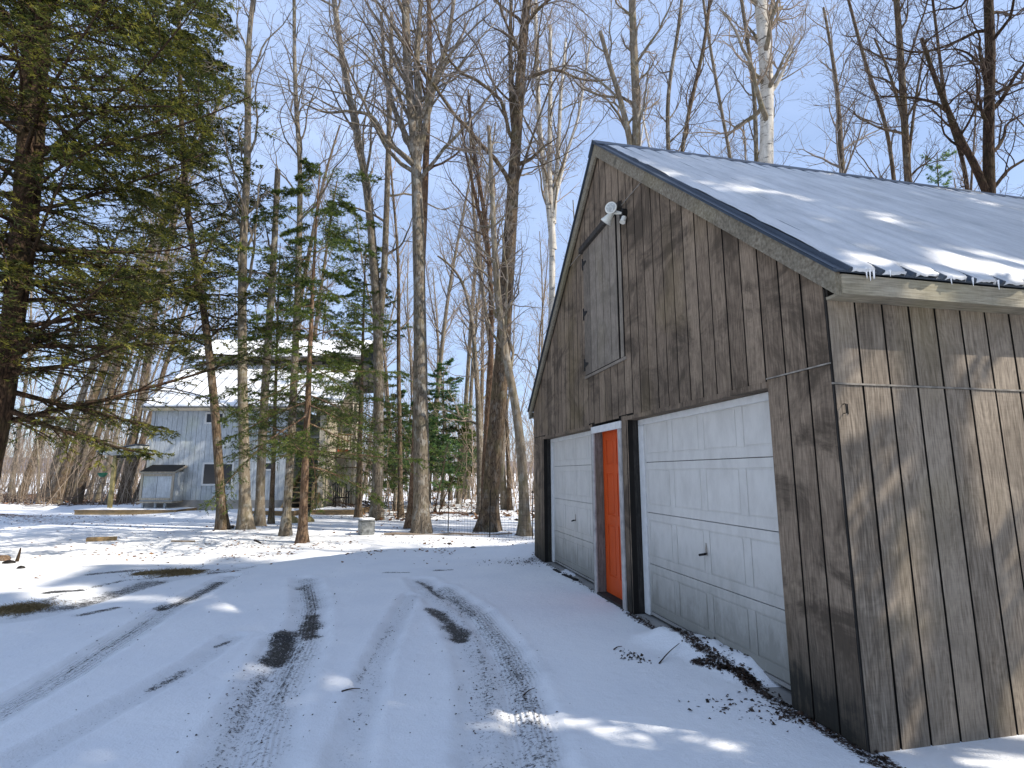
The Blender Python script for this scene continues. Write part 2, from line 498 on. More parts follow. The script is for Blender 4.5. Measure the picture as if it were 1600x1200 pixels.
M['bark_dark'] = bark_mat('bark_dark', (0.025, 0.016, 0.010), (0.055, 0.034, 0.022), (0.10, 0.06, 0.038), 0.8, moss=0.15)
M['bark_birch'] = bark_mat('bark_birch', (0.40, 0.36, 0.30), (0.56, 0.52, 0.45), (0.68, 0.65, 0.58), 0.6, moss=0.05, scars=True, ridge=0.15)
M['bark_smooth'] = bark_mat('bark_smooth', (0.11, 0.088, 0.062), (0.19, 0.155, 0.112), (0.30, 0.255, 0.19), 1.0, moss=0.35, patches=0.3, ridge=0.25)
M['twig'] = plain('twigs', (0.21, 0.175, 0.145), 0.85, 0.2, 3, bump=0)
M['twig_dark'] = plain('twigs_dark', (0.10, 0.07, 0.052), 0.85, 0.2, 3, bump=0)
M['twig_pale'] = plain('twigs_pale', (0.33, 0.255, 0.185), 0.85, 0.2, 3, bump=0)
M['needle_hem'] = leaf_mat('hemlock_needles', [(0.1, (0.014, 0.020, 0.007)), (0.38, (0.045, 0.062, 0.016)), (0.62, (0.13, 0.14, 0.026)), (0.9, (0.32, 0.28, 0.045))], 0.42)
M['needle_spr'] = leaf_mat('spruce_needles', [(0.1, (0.014, 0.024, 0.009)), (0.5, (0.062, 0.100, 0.022)), (0.9, (0.22, 0.27, 0.045))], 0.5)
M['needle_blue'] = leaf_mat('fir_needles', [(0.1, (0.025, 0.055, 0.030)), (0.5, (0.085, 0.175, 0.070)), (0.9, (0.24, 0.33, 0.06))], 0.5)
M['leaf'] = leaf_mat('dead_leaves', [(0.1, (0.035, 0.018, 0.010)), (0.5, (0.15, 0.065, 0.028)), (0.9, (0.32, 0.17, 0.075))], 0.1)
M['debris'] = leaf_mat('dark_debris', [(0.1, (0.010, 0.008, 0.006)), (0.6, (0.035, 0.022, 0.014)), (0.9, (0.08, 0.045, 0.028))], 0.05)
M['drygrass'] = leaf_mat('dry_grass', [(0.1, (0.06, 0.045, 0.02)), (0.5, (0.20, 0.14, 0.06)), (0.9, (0.36, 0.27, 0.13))], 0.1)
M['yellow_wood'] = plain('mossy_planks', (0.30, 0.25, 0.11), 0.85, 0.3, 5)
M['hill'] = plain('hill_woods', (0.16, 0.15, 0.17), 1.0, 0.2, 0.05, bump=0)

# ------------------------------------------------------------------ ground
TRK = []   # (kind, [points], half width, strength)


def tr(kind, pix, hw, st):
    TRK.append((kind, [gp(*p)[:2] for p in pix], hw, st))


tr('wet', [(487, 958), (486, 975), (484, 992)], 0.13, 0.85)
tr('wet', [(446, 990), (438, 1008), (428, 1028)], 0.14, 0.90)
tr('wet', [(470, 918), (480, 912), (487, 935), (488, 955)], 0.09, 0.62)
tr('wet', [(672, 950), (698, 966), (722, 996)], 0.12, 0.85)
tr('wet', [(652, 906), (668, 914), (690, 930)], 0.07, 0.72)
tr('wet', [(705, 930), (742, 958)], 0.07, 0.60)
tr('wet', [(342, 908), (300, 932), (252, 950)], 0.10, 0.80)
tr('wet', [(355, 999), (338, 1007)], 0.05, 0.72)
tr('wet', [(290, 1043), (240, 1072)], 0.06, 0.66)
tr('wet', [(600, 895), (640, 894)], 0.05, 0.7)
tr('wet', [(680, 891), (705, 890)], 0.06, 0.7)
tr('wet', [(78, 925), (122, 922)], 0.13, 0.90)
tr('wet', [(60, 950), (120, 945), (240, 908)], 0.24, 0.66)
tr('wet', [(140, 897), (220, 890)], 0.12, 0.72)
tr('wet', [(330, 893), (370, 889)], 0.10, 0.66)
tr('wet', [(130, 960), (180, 950)], 0.10, 0.72)
tr('speck', [(478, 905), (487, 950), (478, 1000), (440, 1070), (415, 1133), (385, 1240), (370, 1400)], 0.20, 0.9)
tr('speck', [(440, 1000), (410, 1060), (370, 1133), (320, 1250), (280, 1400)], 0.16, 0.9)
tr('speck', [(655, 905), (700, 950), (735, 1000), (760, 1060), (770, 1150), (778, 1250), (784, 1400)], 0.20, 0.8)
tr('speck', [(690, 918), (745, 955), (785, 1005), (812, 1060), (835, 1150), (856, 1250), (880, 1400)], 0.17, 1.0)
tr('speck', [(642, 930), (612, 985), (590, 1030), (575, 1080), (556, 1140), (530, 1250), (505, 1400)], 0.12, 0.7)
tr('speck', [(360, 900), (250, 960), (100, 1055), (-120, 1180)], 0.15, 0.85)
tr('speck', [(365, 995), (300, 1040), (220, 1085), (100, 1150), (-80, 1250)], 0.12, 0.7)
tr('speck', [(40, 960), (240, 905), (360, 888)], 0.35, 0.7)
tr('tread', [(342, 908), (250, 958), (100, 1055), (-60, 1140)], 0.11, 1.0)
tr('tread', [(690, 918), (745, 955), (785, 1005), (812, 1060), (835, 1150), (856, 1250), (880, 1400)], 0.11, 0.5)
tr('tread', [(478, 905), (487, 950), (478, 1000), (440, 1070), (405, 1150), (370, 1280)], 0.10, 0.5)
tr('grass', [(228, 895), (300, 892)], 0.28, 0.8)
tr('grass', [(-20, 958), (62, 944)], 0.22, 0.75)
tr('grass', [(30, 972), (90, 955)], 0.15, 0.40)
tr('wet', [(240, 962), (180, 1000), (110, 1045)], 0.05, 0.50)
tr('wet', [(560, 1060), (590, 1010), (612, 975)], 0.04, 0.46)
tr('wet', [(748, 1012), (760, 1060), (766, 1110)], 0.05, 0.46)
tr('wet', [(792, 1020), (812, 1060), (826, 1100)], 0.05, 0.50)
tr('wet', [(468, 1010), (445, 1060), (425, 1110)], 0.06, 0.50)
tr('wet', [(410, 1050), (388, 1090), (372, 1130)], 0.05, 0.52)
tr('wet', [(20, 962), (90, 930), (200, 905), (330, 890), (400, 884)], 0.06, 0.56)
TRK.append(('soil', [(-0.02, -0.6), (-0.02, 3.1)], 0.10, 0.62))
TRK.append(('soil', [(-0.01, 3.1), (-0.01, 7.4)], 0.05, 0.50))
tr('soil', [(1000, 962), (1040, 975)], 0.13, 0.58)
tr('soil', [(1088, 1036), (1120, 1046), (1160, 1060), (1195, 1080)], 0.075, 0.66)
tr('soil', [(1195, 1080), (1240, 1120)], 0.11, 0.60)
tr('soil', [(822, 880), (836, 872)], 0.20, 0.50)
PILE = [gp(1040, 1000)[:2], gp(1105, 1018)[:2], gp(1180, 1050)[:2]]
BANK = gp(20, 815)[:2]


def Hf(x, y):
    x = np.asarray(x, float); y = np.asarray(y, float)
    d = np.hypot(x - CX, y - CY)
    h = 0.05 + (fbm(x, y, 0.35, 3, 5) - 0.5) * 0.10 * sst(d, 5, 16) + (fbm(x, y, 1.7, 3, 9) - 0.5) * 0.05 * sst(d, 6, 14)
    h = h + (fbm(x, y, 3.0, 3, 11) - 0.5) * 0.012
    for a, b in zip(PILE[:-1], PILE[1:]):
        h = np.maximum(h, 0.05 + 0.10 * (1 - sst(capd(x, y, a, b), 0.02, 0.36)) * (0.7 + 0.6 * fbm(x, y, 9, 3, 21)))
    h = h + 0.32 * np.exp(-(((x - BANK[0] + 2) / 2.5) ** 2 + ((y - BANK[1]) / 1.6) ** 2))
    b = gp(818, 862)
    h = h + 0.14 * np.exp(-(((x - b[0]) / 0.6) ** 2 + ((y - b[1]) / 0.5) ** 2))
    # low banks against the blue-grey house
    for u, v, w, q in ((-11.5, 20.6, 1.6, 0.16), (-9.8, 20.4, 1.3, 0.14), (-8.9, 20.9, 1.0, 0.13)):
        c = fr(u, v, 0)
        h = h + q * np.exp(-(((x - c[0]) / w) ** 2 + ((y - c[1]) / 0.7) ** 2))
    # land dips a little behind the garage and rises far off
    h = h + sst(d, 45, 130) * 1.5
    for k, P, hw, st in TRK:
        if k in ('wet', 'speck'):
            dd = np.min([capd(x, y, a, b) for a, b in zip(P[:-1], P[1:])], axis=0)
            if k == 'speck': h = h - 0.020 * (1 - sst(dd, hw * 0.75, hw * 1.15)) + 0.008 * np.exp(-((dd - hw * 1.3) / 0.05) ** 2)
            else: h = h - 0.006 * (1 - sst(dd, hw * 0.7, hw * 1.3))
    return h


def hz(x, y): return float(Hf(np.array([x]), np.array([y]))[0])


def axis(lo, a, b, hi, st, g=1.12):
    mid = list(np.arange(a, b + 1e-6, st))
    s, x, up = st, b, []
    while x < hi: s *= g; x += s; up.append(x)
    s, x, dn = st, a, []
    while x > lo: s *= g; x -= s; dn.append(x)
    return np.array(dn[::-1] + mid + up)


xs = axis(-700, -8.6, 0.4, 700, 0.038, 1.075)
ys = axis(-60, -2.2, 8.6, 900, 0.038, 1.05)
X, Y = np.meshgrid(xs, ys)
X, Y = X.ravel(), Y.ravel()
Zg = Hf(X, Y)
nx, ny = len(xs), len(ys)
ii, jj = np.meshgrid(np.arange(nx - 1), np.arange(ny - 1))
a0 = (jj * nx + ii).ravel()
F = np.stack([a0, a0 + 1, a0 + nx + 1, a0 + nx], 1)
gme = mesh_np('ground', np.stack([X, Y, Zg], 1), F, M['ground'], True)
masks = {k: np.zeros(len(X)) for k in ('wet', 'speck', 'tread', 'grass', 'soil')}
tdist = np.zeros(len(X))
wob = (fbm(X, Y, 5, 3, 33) - 0.5)
for k, P, hw, st in TRK:
    segs = [capd(X, Y, a, b) for a, b in zip(P[:-1], P[1:])]
    dd = np.min(segs, axis=0)
    w = hw * (1 + wob * 1.2)
    mval = st * (1 - sst(dd, w * 0.25, w * 1.5))
    masks[k] = np.maximum(masks[k], mval)
    if k == 'tread': tdist = np.where(mval > 0, dd, tdist)
D = np.hypot(X - CX, Y - CY)
U = (X - CX) * RT[0] + (Y - CY) * RT[1]
Vv = (X - CX) * FH[0] + (Y - CY) * FH[1]
lit = 0.30 * sst(D, 7, 12)
c = gp(430, 858); lit = np.maximum(lit, 0.52 * np.exp(-(((X - c[0]) / 2.6) ** 2 + ((Y - c[1]) / 1.6) ** 2)))
lit = lit + 0.30 * sst(fbm(X, Y, 0.3, 3, 3), 0.5, 0.8) * sst(D, 8, 13)
lit = lit + 0.42 * sst(Vv, 27, 31) * (1 - sst(Vv, 38, 45)) * (1 - sst(U, -16, -9))      # leafy strip behind the left yard
c = gp(680, 800, 0.1); lit = lit + 0.8 * np.exp(-(((X - c[0]) / 1.9) ** 2 + ((Y - c[1]) / 0.8) ** 2))
c = gp(20, 812); lit = lit + 0.34 * np.exp(-(((X - c[0]) / 3.5) ** 2 + ((Y - c[1]) / 1.8) ** 2))
lit = lit + 0.12 * sst(Vv, 20, 60)
masks['litter'] = np.clip(lit, 0, 1); masks['tdist'] = tdist
for k, v in masks.items():
    at = gme.attributes.new(k, 'FLOAT', 'POINT'); at.data.foreach_set('value', v.astype(np.float32))
tag(link('ground', gme), kind='structure')

# distant wooded hill on the horizon
def hill(name, az0, az1, dist, hgt, seed):
    n = 90; V = []; Fq = []
    for i in range(n):
        az = az0 + (az1 - az0) * i / (n - 1)
        e = math.sin(math.pi * i / (n - 1)) ** 0.6
        h = hgt * e * (0.6 + 0.8 * float(fbm(np.array([i * 0.06]), np.array([seed]), 1, 4, seed)[0]))
        for k, (dd, zz) in enumerate(((0, 0), (0.12, 0.55), (0.3, 1.0), (0.7, 0.7), (1.0, 0))):
            r = dist * (1 + 0.5 * dd)
            V.append((CX + math.sin(az) * r, CY + math.cos(az) * r, 1.0 + h * zz))
    for i in range(n - 1):
        for k in range(4): Fq.append((i * 5 + k, i * 5 + 5 + k, i * 5 + 6 + k, i * 5 + 1 + k))
    tag(link(name, mesh_np(name, np.array(V), np.array(Fq), M['hill'], True)), kind='structure')


hill('hills', YAW - 1.15, YAW + 0.55, 520, 15, 4)

# ------------------------------------------------------------------ garage
G = thing('garage', 'weathered brown wooden garage with snowy metal roof and two white doors', 'garage')
BW = 0.2032; GW = 7.315; GL = 9.75; APY = GW / 2
RX0 = -0.055
EY, EZ = -0.14, 2.745; RY, RZ = APY, 5.985
slope = (RZ - EZ) / (RY - EY)


def roof_z(y):      # underside of the rake at gable distance y
    yy = y if y < APY else GW - y
    return EZ + slope * (yy - EY) - 0.02


# dark backing sheet behind the grooves (gable pieces and side wall)
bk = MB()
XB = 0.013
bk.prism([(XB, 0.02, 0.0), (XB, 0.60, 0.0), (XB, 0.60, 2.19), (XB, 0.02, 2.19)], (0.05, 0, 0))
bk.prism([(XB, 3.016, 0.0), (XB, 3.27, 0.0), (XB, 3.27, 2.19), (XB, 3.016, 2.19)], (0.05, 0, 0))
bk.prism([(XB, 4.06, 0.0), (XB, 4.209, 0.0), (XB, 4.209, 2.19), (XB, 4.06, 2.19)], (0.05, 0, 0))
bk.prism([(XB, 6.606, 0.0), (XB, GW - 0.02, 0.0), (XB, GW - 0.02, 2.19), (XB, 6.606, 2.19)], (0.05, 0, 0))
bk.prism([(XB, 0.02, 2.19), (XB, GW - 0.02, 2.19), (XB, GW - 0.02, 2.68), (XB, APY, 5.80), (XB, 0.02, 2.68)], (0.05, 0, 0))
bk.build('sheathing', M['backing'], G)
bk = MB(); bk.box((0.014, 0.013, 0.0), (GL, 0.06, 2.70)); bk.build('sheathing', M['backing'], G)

cache = {}


def dark_edges(me, front):         # groove shade painted on: every face but the front is black
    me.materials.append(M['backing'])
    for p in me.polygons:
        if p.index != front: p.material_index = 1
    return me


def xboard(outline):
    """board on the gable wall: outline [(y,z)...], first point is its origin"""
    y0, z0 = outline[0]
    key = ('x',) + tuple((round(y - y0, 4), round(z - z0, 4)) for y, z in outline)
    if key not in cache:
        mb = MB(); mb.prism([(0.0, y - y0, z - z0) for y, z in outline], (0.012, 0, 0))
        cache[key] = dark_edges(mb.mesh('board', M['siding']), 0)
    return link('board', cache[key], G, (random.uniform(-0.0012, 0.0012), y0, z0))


gr = 0.0075
S1, S2 = 2.214, 4.735
HY0, HY1, HZ0, HZ1 = 2.965, 4.335, 2.875, 4.725        # hay hatch
def top(y): return min(5.83, roof_z(y) - 0.10)
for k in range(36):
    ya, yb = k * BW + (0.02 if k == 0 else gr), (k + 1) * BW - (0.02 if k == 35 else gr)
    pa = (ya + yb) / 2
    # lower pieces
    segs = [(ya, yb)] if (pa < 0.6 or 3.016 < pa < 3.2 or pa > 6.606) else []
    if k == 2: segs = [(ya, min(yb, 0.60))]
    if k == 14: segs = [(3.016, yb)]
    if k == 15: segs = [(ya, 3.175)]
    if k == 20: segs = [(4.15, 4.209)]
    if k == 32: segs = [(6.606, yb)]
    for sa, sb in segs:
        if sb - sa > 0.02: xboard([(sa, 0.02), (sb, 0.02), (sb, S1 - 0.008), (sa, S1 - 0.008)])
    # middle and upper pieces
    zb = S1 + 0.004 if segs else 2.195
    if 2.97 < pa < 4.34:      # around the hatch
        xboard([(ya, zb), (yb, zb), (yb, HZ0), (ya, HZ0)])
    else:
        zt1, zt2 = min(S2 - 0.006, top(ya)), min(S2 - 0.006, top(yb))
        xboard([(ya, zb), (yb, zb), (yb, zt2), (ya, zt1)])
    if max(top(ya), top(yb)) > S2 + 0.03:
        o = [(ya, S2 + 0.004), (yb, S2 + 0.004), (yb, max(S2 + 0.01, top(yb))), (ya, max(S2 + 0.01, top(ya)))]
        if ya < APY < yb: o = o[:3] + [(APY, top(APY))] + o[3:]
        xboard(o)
# metal flashing strips over the seams
for n, (ya, yb, z) in enumerate(((0.012, 0.60, S1), (2.37, 4.945, S2))):
    mb = MB(); mb.box((-0.010, ya, z - 0.006), (0.001, yb, z + 0.003)); mb.build('flashing', M['flash'], G)
mb = MB(); mb.box((-0.02, -0.006, 2.080), (GL, 0.0005, 2.091)); mb.build('flashing', M['flash'], G)
# lower trim strip above the big openings
for ya, yb in ((0.60, 3.1), (4.19, 6.66)):
    mb = MB(); mb.box((-0.008, ya, 2.150), (0.12, yb, 2.193)); mb.build('header', M['siding'], G)

# side wall boards
for row, (z0, z1) in enumerate(((0.0, 2.078), (2.092, 2.63))):
    for k in range(48):
        xa, xb = k * BW + (0.004 if k == 0 else gr), (k + 1) * BW - gr
        key = ('y', row, k == 0)
        if key not in cache:
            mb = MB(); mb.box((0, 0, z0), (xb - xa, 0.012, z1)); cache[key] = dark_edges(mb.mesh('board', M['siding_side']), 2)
        link('board', cache[key], G, (xa, random.uniform(-0.001, 0.001), 0))
# dark strip put in to make the corner gap read dark
mb = MB(); mb.box((0.0025, 0.0135, 0.0), (0.012, 0.0195, 2.68)); mb.build('corner_gap_strip', M['darkwood'], G)
# far walls (not seen from the drive)
mb = MB()
for k in range(48): mb.box((k * BW + gr, GW, 0), ((k + 1) * BW - gr, GW - 0.012, 2.63))
mb.box((0.02, GW - 0.06, 0), (GL, GW - 0.013, 2.6))
for k in range(36):
    ya, yb = k * BW + gr, (k + 1) * BW - gr
    mb.prism([(GL, ya, 0), (GL, yb, 0), (GL, yb, top(yb)), (GL, ya, top(ya))], (0.012, 0, 0))
mb.prism([(GL - 0.05, 0.02, 0), (GL - 0.05, GW - 0.02, 0), (GL - 0.05, GW - 0.02, 2.6), (GL - 0.05, APY, 5.75), (GL - 0.05, 0.02, 2.6)], (0.045, 0, 0))
tag(mb.build('rear_siding', M['siding_side'], G), kind='stuff')

# roof boards: rakes, fascia, soffit
for sgn in (1, -1):
    def yy(y): return y if sgn == 1 else GW - y
    A, B = (EY, EZ - 0.012), (APY, RZ - 0.012)
    n_ = np.array([-(B[1] - A[1]), B[0] - A[0]]); n_ = n_ / np.linalg.norm(n_)
    wd = 0.135
    mb = MB()
    o = [(RX0, yy(A[0]), A[1]), (RX0, yy(B[0]), B[1]), (RX0, yy(B[0]), B[1] - wd / n_[1]), (RX0, yy(A[0] + 0.0), A[1] - 0.145)]
    mb.prism(o, (0.035, 0, 0)); mb.build('rake_board', M['trim'], G)
    mb = MB()
    o = [(RX0 - 0.022, yy(A[0] - 0.02), A[1] + 0.018), (RX0 - 0.022, yy(B[0]), B[1] + 0.036), (RX0 - 0.022, yy(B[0]), B[1] + 0.008), (RX0 - 0.022, yy(A[0] - 0.02), A[1] - 0.008)]
    mb.prism(o, (0.021, 0, 0)); mb.build('drip_edge', M['metal_blue'], G)
    y0, y1 = (EY - 0.012, EY + 0.012)
    mb = MB(); mb.box((RX0 + 0.036, yy(y0) if sgn == 1 else yy(y1), 2.600), (GL + 0.05, yy(y1) if sgn == 1 else yy(y0), 2.720)); mb.build('fascia', M['trim_x'], G)
    mb = MB(); mb.box((RX0 + 0.05, min(yy(EY + 0.013), yy(-0.004)), 2.604), (GL + 0.05, max(yy(EY + 0.013), yy(-0.004)), 2.622)); mb.build('soffit', M['trim_x'], G)
    # closing strip over the wall
    mb = MB(); mb.box((0.012, min(yy(0.0), yy(0.012)), 2.632), (GL, max(yy(0.0), yy(0.012)), 2.70)); mb.build('frieze', M['darkwood'], G)

RIB = 0.2286
NS = 11
for sgn in (1, -1):
    def P3(x, t, h):
        y = EY - 0.02 + (RY - EY + 0.02) * t; z = EZ - 0.017 + (RZ - EZ + 0.017) * t
        nn = np.array([-slope, 1]) / math.hypot(slope, 1)
        y, z = y + nn[0] * h, z + nn[1] * h
        return (x, y if sgn == 1 else GW - y, z)
    x = RX0 - 0.03
    while x < GL:
        x1 = min(x + RIB * 4 - 0.004, GL + 0.06)
        mb = MB()
        q = [P3(x, 0, 0), P3(x1, 0, 0), P3(x1, 1, 0), P3(x, 1, 0), P3(x, 0, .012), P3(x1, 0, .012), P3(x1, 1, .012), P3(x, 1, .012)]
        mb.poly(q, [(0, 3, 2, 1), (4, 5, 6, 7), (0, 1, 5, 4), (1, 2, 6, 5), (2, 3, 7, 6), (3, 0, 4, 7)])
        for r in range(4):
            xr = x + RIB * (r + 0.5)
            if xr > x1 - 0.02: break
            q = [P3(xr - .018, 0, .012), P3(xr + .018, 0, .012), P3(xr + .018, 1, .012), P3(xr - .018, 1, .012), P3(xr - .008, 0, .034), P3(xr + .008, 0, .034), P3(xr + .008, 1, .034), P3(xr - .008, 1, .034)]
            mb.poly(q, [(0, 3, 2, 1), (4, 5, 6, 7), (0, 1, 5, 4), (1, 2, 6, 5), (2, 3, 7, 6), (3, 0, 4, 7)])
        mb.build('roof_sheet', M['metal_blue'], G)
        x += RIB * 4
# snow on the near slope
gx = np.arange(RX0 + 0.075, GL + 0.05, 0.02); gt = np.concatenate([np.linspace(0, 0.08, 34), np.linspace(0.084, 0.975, 105)])
XX, TT = np.meshgrid(gx, gt)
ph = ((XX - (RX0 - 0.03)) / RIB) % 1.0
dr = np.abs(ph - 0.5) * RIB                      # distance to the nearest rib
Ls = math.hypot(RY - EY, RZ - EZ)
yy_ = TT * Ls
hgt = 0.0405 + (fbm(XX, yy_, 3.0, 4, 2) - 0.5) * 0.014 + 0.004 * np.sin(ph * 2 * np.pi)
hgt = hgt - 0.012 * np.exp(-(dr / 0.016) ** 2) * sst(fbm(XX * 0.6, yy_ * 0.8, 2.2, 3, 8), 0.50, 0.66)
hgt = hgt - 0.010 * sst(TT, 0.8, 1.0)
# notches where snow slid off beside each rib at the eave
side = (ph - 0.5) * RIB
notch = (side > -0.075) & (side < 0.022) & (yy_ < 0.13 * np.clip((side + 0.075) / 0.085, 0, 1) * (0.6 + 0.8 * vn(np.floor(XX / RIB + 0.1), 0 * XX, 3.3, 6)))
hgt = np.where(notch, 0.0065, hgt)
hgt = hgt + np.where((yy_ < 0.03) & ~notch, 0.0, 0)
ext = -0.004 - 0.018 * vn(XX, 0 * XX, 40, 4) * (1 - sst(TT, 0.0, 0.01))
nn = np.array([-slope, 1]) / math.hypot(slope, 1); al = np.array([1, slope]) / math.hypot(slope, 1)
s_ = yy_ + np.where(notch, 0.0, ext * (1 - sst(yy_, 0, 0.05)))
YS = EY - 0.02 + al[0] * s_ + nn[0] * hgt; ZS = EZ - 0.017 + al[1] * s_ + nn[1] * hgt
nx2, ny2 = len(gx), len(gt)
V1 = np.stack([XX.ravel(), YS.ravel(), ZS.ravel()], 1)
ii, jj = np.meshgrid(np.arange(nx2 - 1), np.arange(ny2 - 1)); a0 = (jj * nx2 + ii).ravel()
F1 = np.stack([a0, a0 + 1, a0 + nx2 + 1, a0 + nx2], 1)
# eave lip going down
lip = V1[:nx2].copy(); hang = 0.008 + 0.014 * vn(gx, 0 * gx, 60, 12)
lip[:, 2] -= np.where(notch[0], 0.0, hang); lip[:, 1] += 0.008
n0 = len(V1); V1 = np.concatenate([V1, lip])
i_ = np.arange(nx2 - 1); F2 = np.stack([i_, n0 + i_, n0 + i_ + 1, i_ + 1], 1)
o = link('roof_snow', mesh_np('roof_snow', V1, np.concatenate([F1, F2]), M['roof_snow'], True), G); tag(o, kind='stuff')
# far slope snow: plain slab
mb = MB()
q = [(RX0, GW - EY, EZ + .025), (GL, GW - EY, EZ + .025), (GL, APY + .1, RZ - .05), (RX0, APY + .1, RZ - .05)]
mb.prism(q, (0, 0.01, 0.012)); tag(mb.build('roof_snow', M['snow'], G), kind='stuff')
# ridge cap
mb = MB()
prof = [(APY - 0.17, RZ - 0.115), (APY - 0.165, RZ - 0.095), (APY, RZ + 0.052), (APY + 0.165, RZ - 0.095), (APY + 0.17, RZ - 0.115), (APY, RZ + 0.030)]
mb.prism([(RX0 - 0.035, y, z) for y, z in prof], (GL + 0.11, 0, 0)); mb.build('ridge_cap', M['metal_blue'], G)
# icicles
mb = MB()
for k in range(40):
    xx = RX0 + 0.12 + random.random() * 8
    if k < 3: xx = random.choice([0.12, 0.15, 0.17]) + random.uniform(-.01, .01)
    L = random.uniform(0.01, 0.035) if k >= 3 else random.uniform(0.03, 0.05)
    mb.tube([(xx, EY - 0.045, EZ + 0.01), (xx + random.uniform(-.004, .004), EY - 0.045, EZ - 0.02 - L)], [0.007, 0.0012], 5)
tag(mb.build('icicles', M['snow'], G), kind='stuff')


# garage doors
def garage_door(yl, yr, frame_l):
    """yl = far side, yr = near side; leaf face at x = 0.14"""
    t = link('garage_door', None, G)
    zs = [0.115, 0.60, 1.134, 1.671, 2.15]
    n = 4; pitch = (yl - yr) / n
    for s in range(4):
        z0, z1 = zs[s] + 0.003, zs[s + 1] - 0.003
        mb = MB(); X0 = 0.14
        mb.box((X0 + 0.0055, yr, z0), (X0 + 0.04, yl, z1))
        tz, bz = z1 - (0.075 if s < 3 else 0.06), z0 + 0.085
        mb.box((X0, yr, z0), (X0 + 0.0053, yl, bz)); mb.box((X0, yr, tz), (X0 + 0.0053, yl, z1))
        for c_ in range(n):
            a = yr + c_ * pitch + 0.045; b = yr + (c_ + 1) * pitch - 0.045
            lo = yr if c_ == 0 else yr + c_ * pitch - 0.045
            mb.box((X0, lo, bz + 0.0003), (X0 + 0.0051, a, tz - 0.0003))
            if c_ == n - 1: mb.box((X0, b, bz + 0.0003), (X0 + 0.0051, yl, tz - 0.0003))
            w = 0.012
            mb.box((X0 + 0.001, a + w, bz + w), (X0 + 0.0052, b - w, tz - w))
        mb.build('door_panel', M['white'], t, bevel=0.0025)
    mb = MB(); mb.box((0.132, yr, 0.085), (0.155, yl, 0.112)); mb.build('bottom_seal', M['concrete'], t)
    # frame: far stile and head
    mb = MB(); mb.box((0.122, yl + 0.004, 0.07), (0.160, yl + 0.118, 2.085)); mb.build('door_frame', M['white_trim'], G, bevel=0.003)
    mb = MB(); mb.box((0.122, yr - 0.02, 2.087), (0.1395, yl + 0.118, 2.149)); mb.build('door_frame', M['white_trim'], G, bevel=0.003)
    # T handle
    hy = yr + (yl - yr) * 0.505; hz_ = 0.86
    h = MB(); h.prism([(0.136, hy - .013, hz_ - .02), (0.136, hy - .016, hz_ + .03), (0.136, hy - .004, hz_ + .085), (0.136, hy + .004, hz_ + .085), (0.136, hy + .016, hz_ + .03), (0.136, hy + .013, hz_ - .02)], (0.0038, 0, 0))
    hh = h.build('door_handle', M['flash'], t)
    h = MB(); h.tube([(0.136, hy, hz_ - 0.005), (0.095, hy, hz_ - 0.012)], 0.008, 6); h.tube([(0.095, hy - 0.048, hz_ - 0.002), (0.095, hy + 0.045, hz_ - 0.022)], 0.011, 6)
    h.build('grip', M['iron'], hh)


garage_door(2.885, 0.585, 3.016)
garage_door(6.47, 4.17, 6.606)
# dark jamb returns
for y, s in ((3.016, 1), (6.606, 1), (0.60, -1), (4.209, -1)):
    a, b = (y + 0.001, y + 0.03) if s == 1 else (y - 0.03, y - 0.001)
    mb = MB(); mb.box((0.0645, a, 0.02), (0.30, b, 2.148)); mb.build('jamb', M['darkwood'], G)
mb = MB(); mb.box((0.0135, 3.0165, 0.02), (0.064, 3.0175, 2.148)); mb.build('jamb', M['darkwood'], G)
mb = MB(); mb.box((0.17, 0.02, 0.06), (0.20, GW - 0.02, 2.60)); mb.build('interior_screen', M['backing'], G)
mb = MB(); mb.box((0.01, 0.03, -0.10), (GL, GW - 0.03, 0.055)); mb.build('slab', M['concrete'], G)

# orange side door in its white casing
pd = link('side_door', None, G)
mb = MB(); X0 = 0.105
mb.box((X0 + 0.010, 3.27, 0.08), (X0 + 0.04, 4.058, 2.105))
cols = [(3.27, 3.385), (3.615, 3.715), (3.945, 4.058)]
for a, b in cols: mb.box((X0, a, 0.08), (X0 + 0.0098, b, 2.105))
for z0, z1 in ((0.08, 0.30), (0.92, 1.04), (1.55, 1.66), (1.98, 2.105)):
    mb.box((X0 + 0.0003, 3.3852, z0), (X0 + 0.0098, 3.6148, z1)); mb.box((X0 + 0.0003, 3.7152, z0), (X0 + 0.0098, 3.9448, z1))
for z0, z1 in ((0.32, 0.90), (1.06, 1.53), (1.68, 1.96)):
    mb.box((X0 + 0.003, 3.405, z0), (X0 + 0.0098, 3.595, z1)); mb.box((X0 + 0.003, 3.735, z0), (X0 + 0.0098, 3.925, z1))
mb.build('door_leaf', M['orange'], pd, bevel=0.004)
mb = MB(); mb.tube([(0.098, 3.335, 1.0), (0.06, 3.335, 1.0)], 0.012, 8); mb.tube([(0.062, 3.335, 1.0), (0.035, 3.335, 1.0)], [0.028, 0.02], 10); mb.build('door_handle', M['flash'], pd)
for a, b in ((3.175, 3.262), (4.063, 4.148)):
    mb = MB(); mb.box((-0.022, a, 0.03), (-0.001, b, 2.068)); mb.build('casing', M['lead'], G, bevel=0.003)
mb = MB(); mb.box((-0.0225, 3.175, 2.070), (-0.001, 4.148, 2.157)); mb.build('casing', M['white_trim'], G, bevel=0.003)
for a, b in ((3.262, 3.2698), (4.0595, 4.068)):
    mb = MB(); mb.box((-0.0005, a - 0.03 if a < 4 else a, 0.03), (0.104, b if a < 4 else b + 0.03, 2.13)); mb.build('jamb', M['jamb'], G)
mb = MB(); mb.box((-0.0005, 3.271, 2.108), (0.104, 4.058, 2.13)); mb.build('jamb', M['lead'], G)
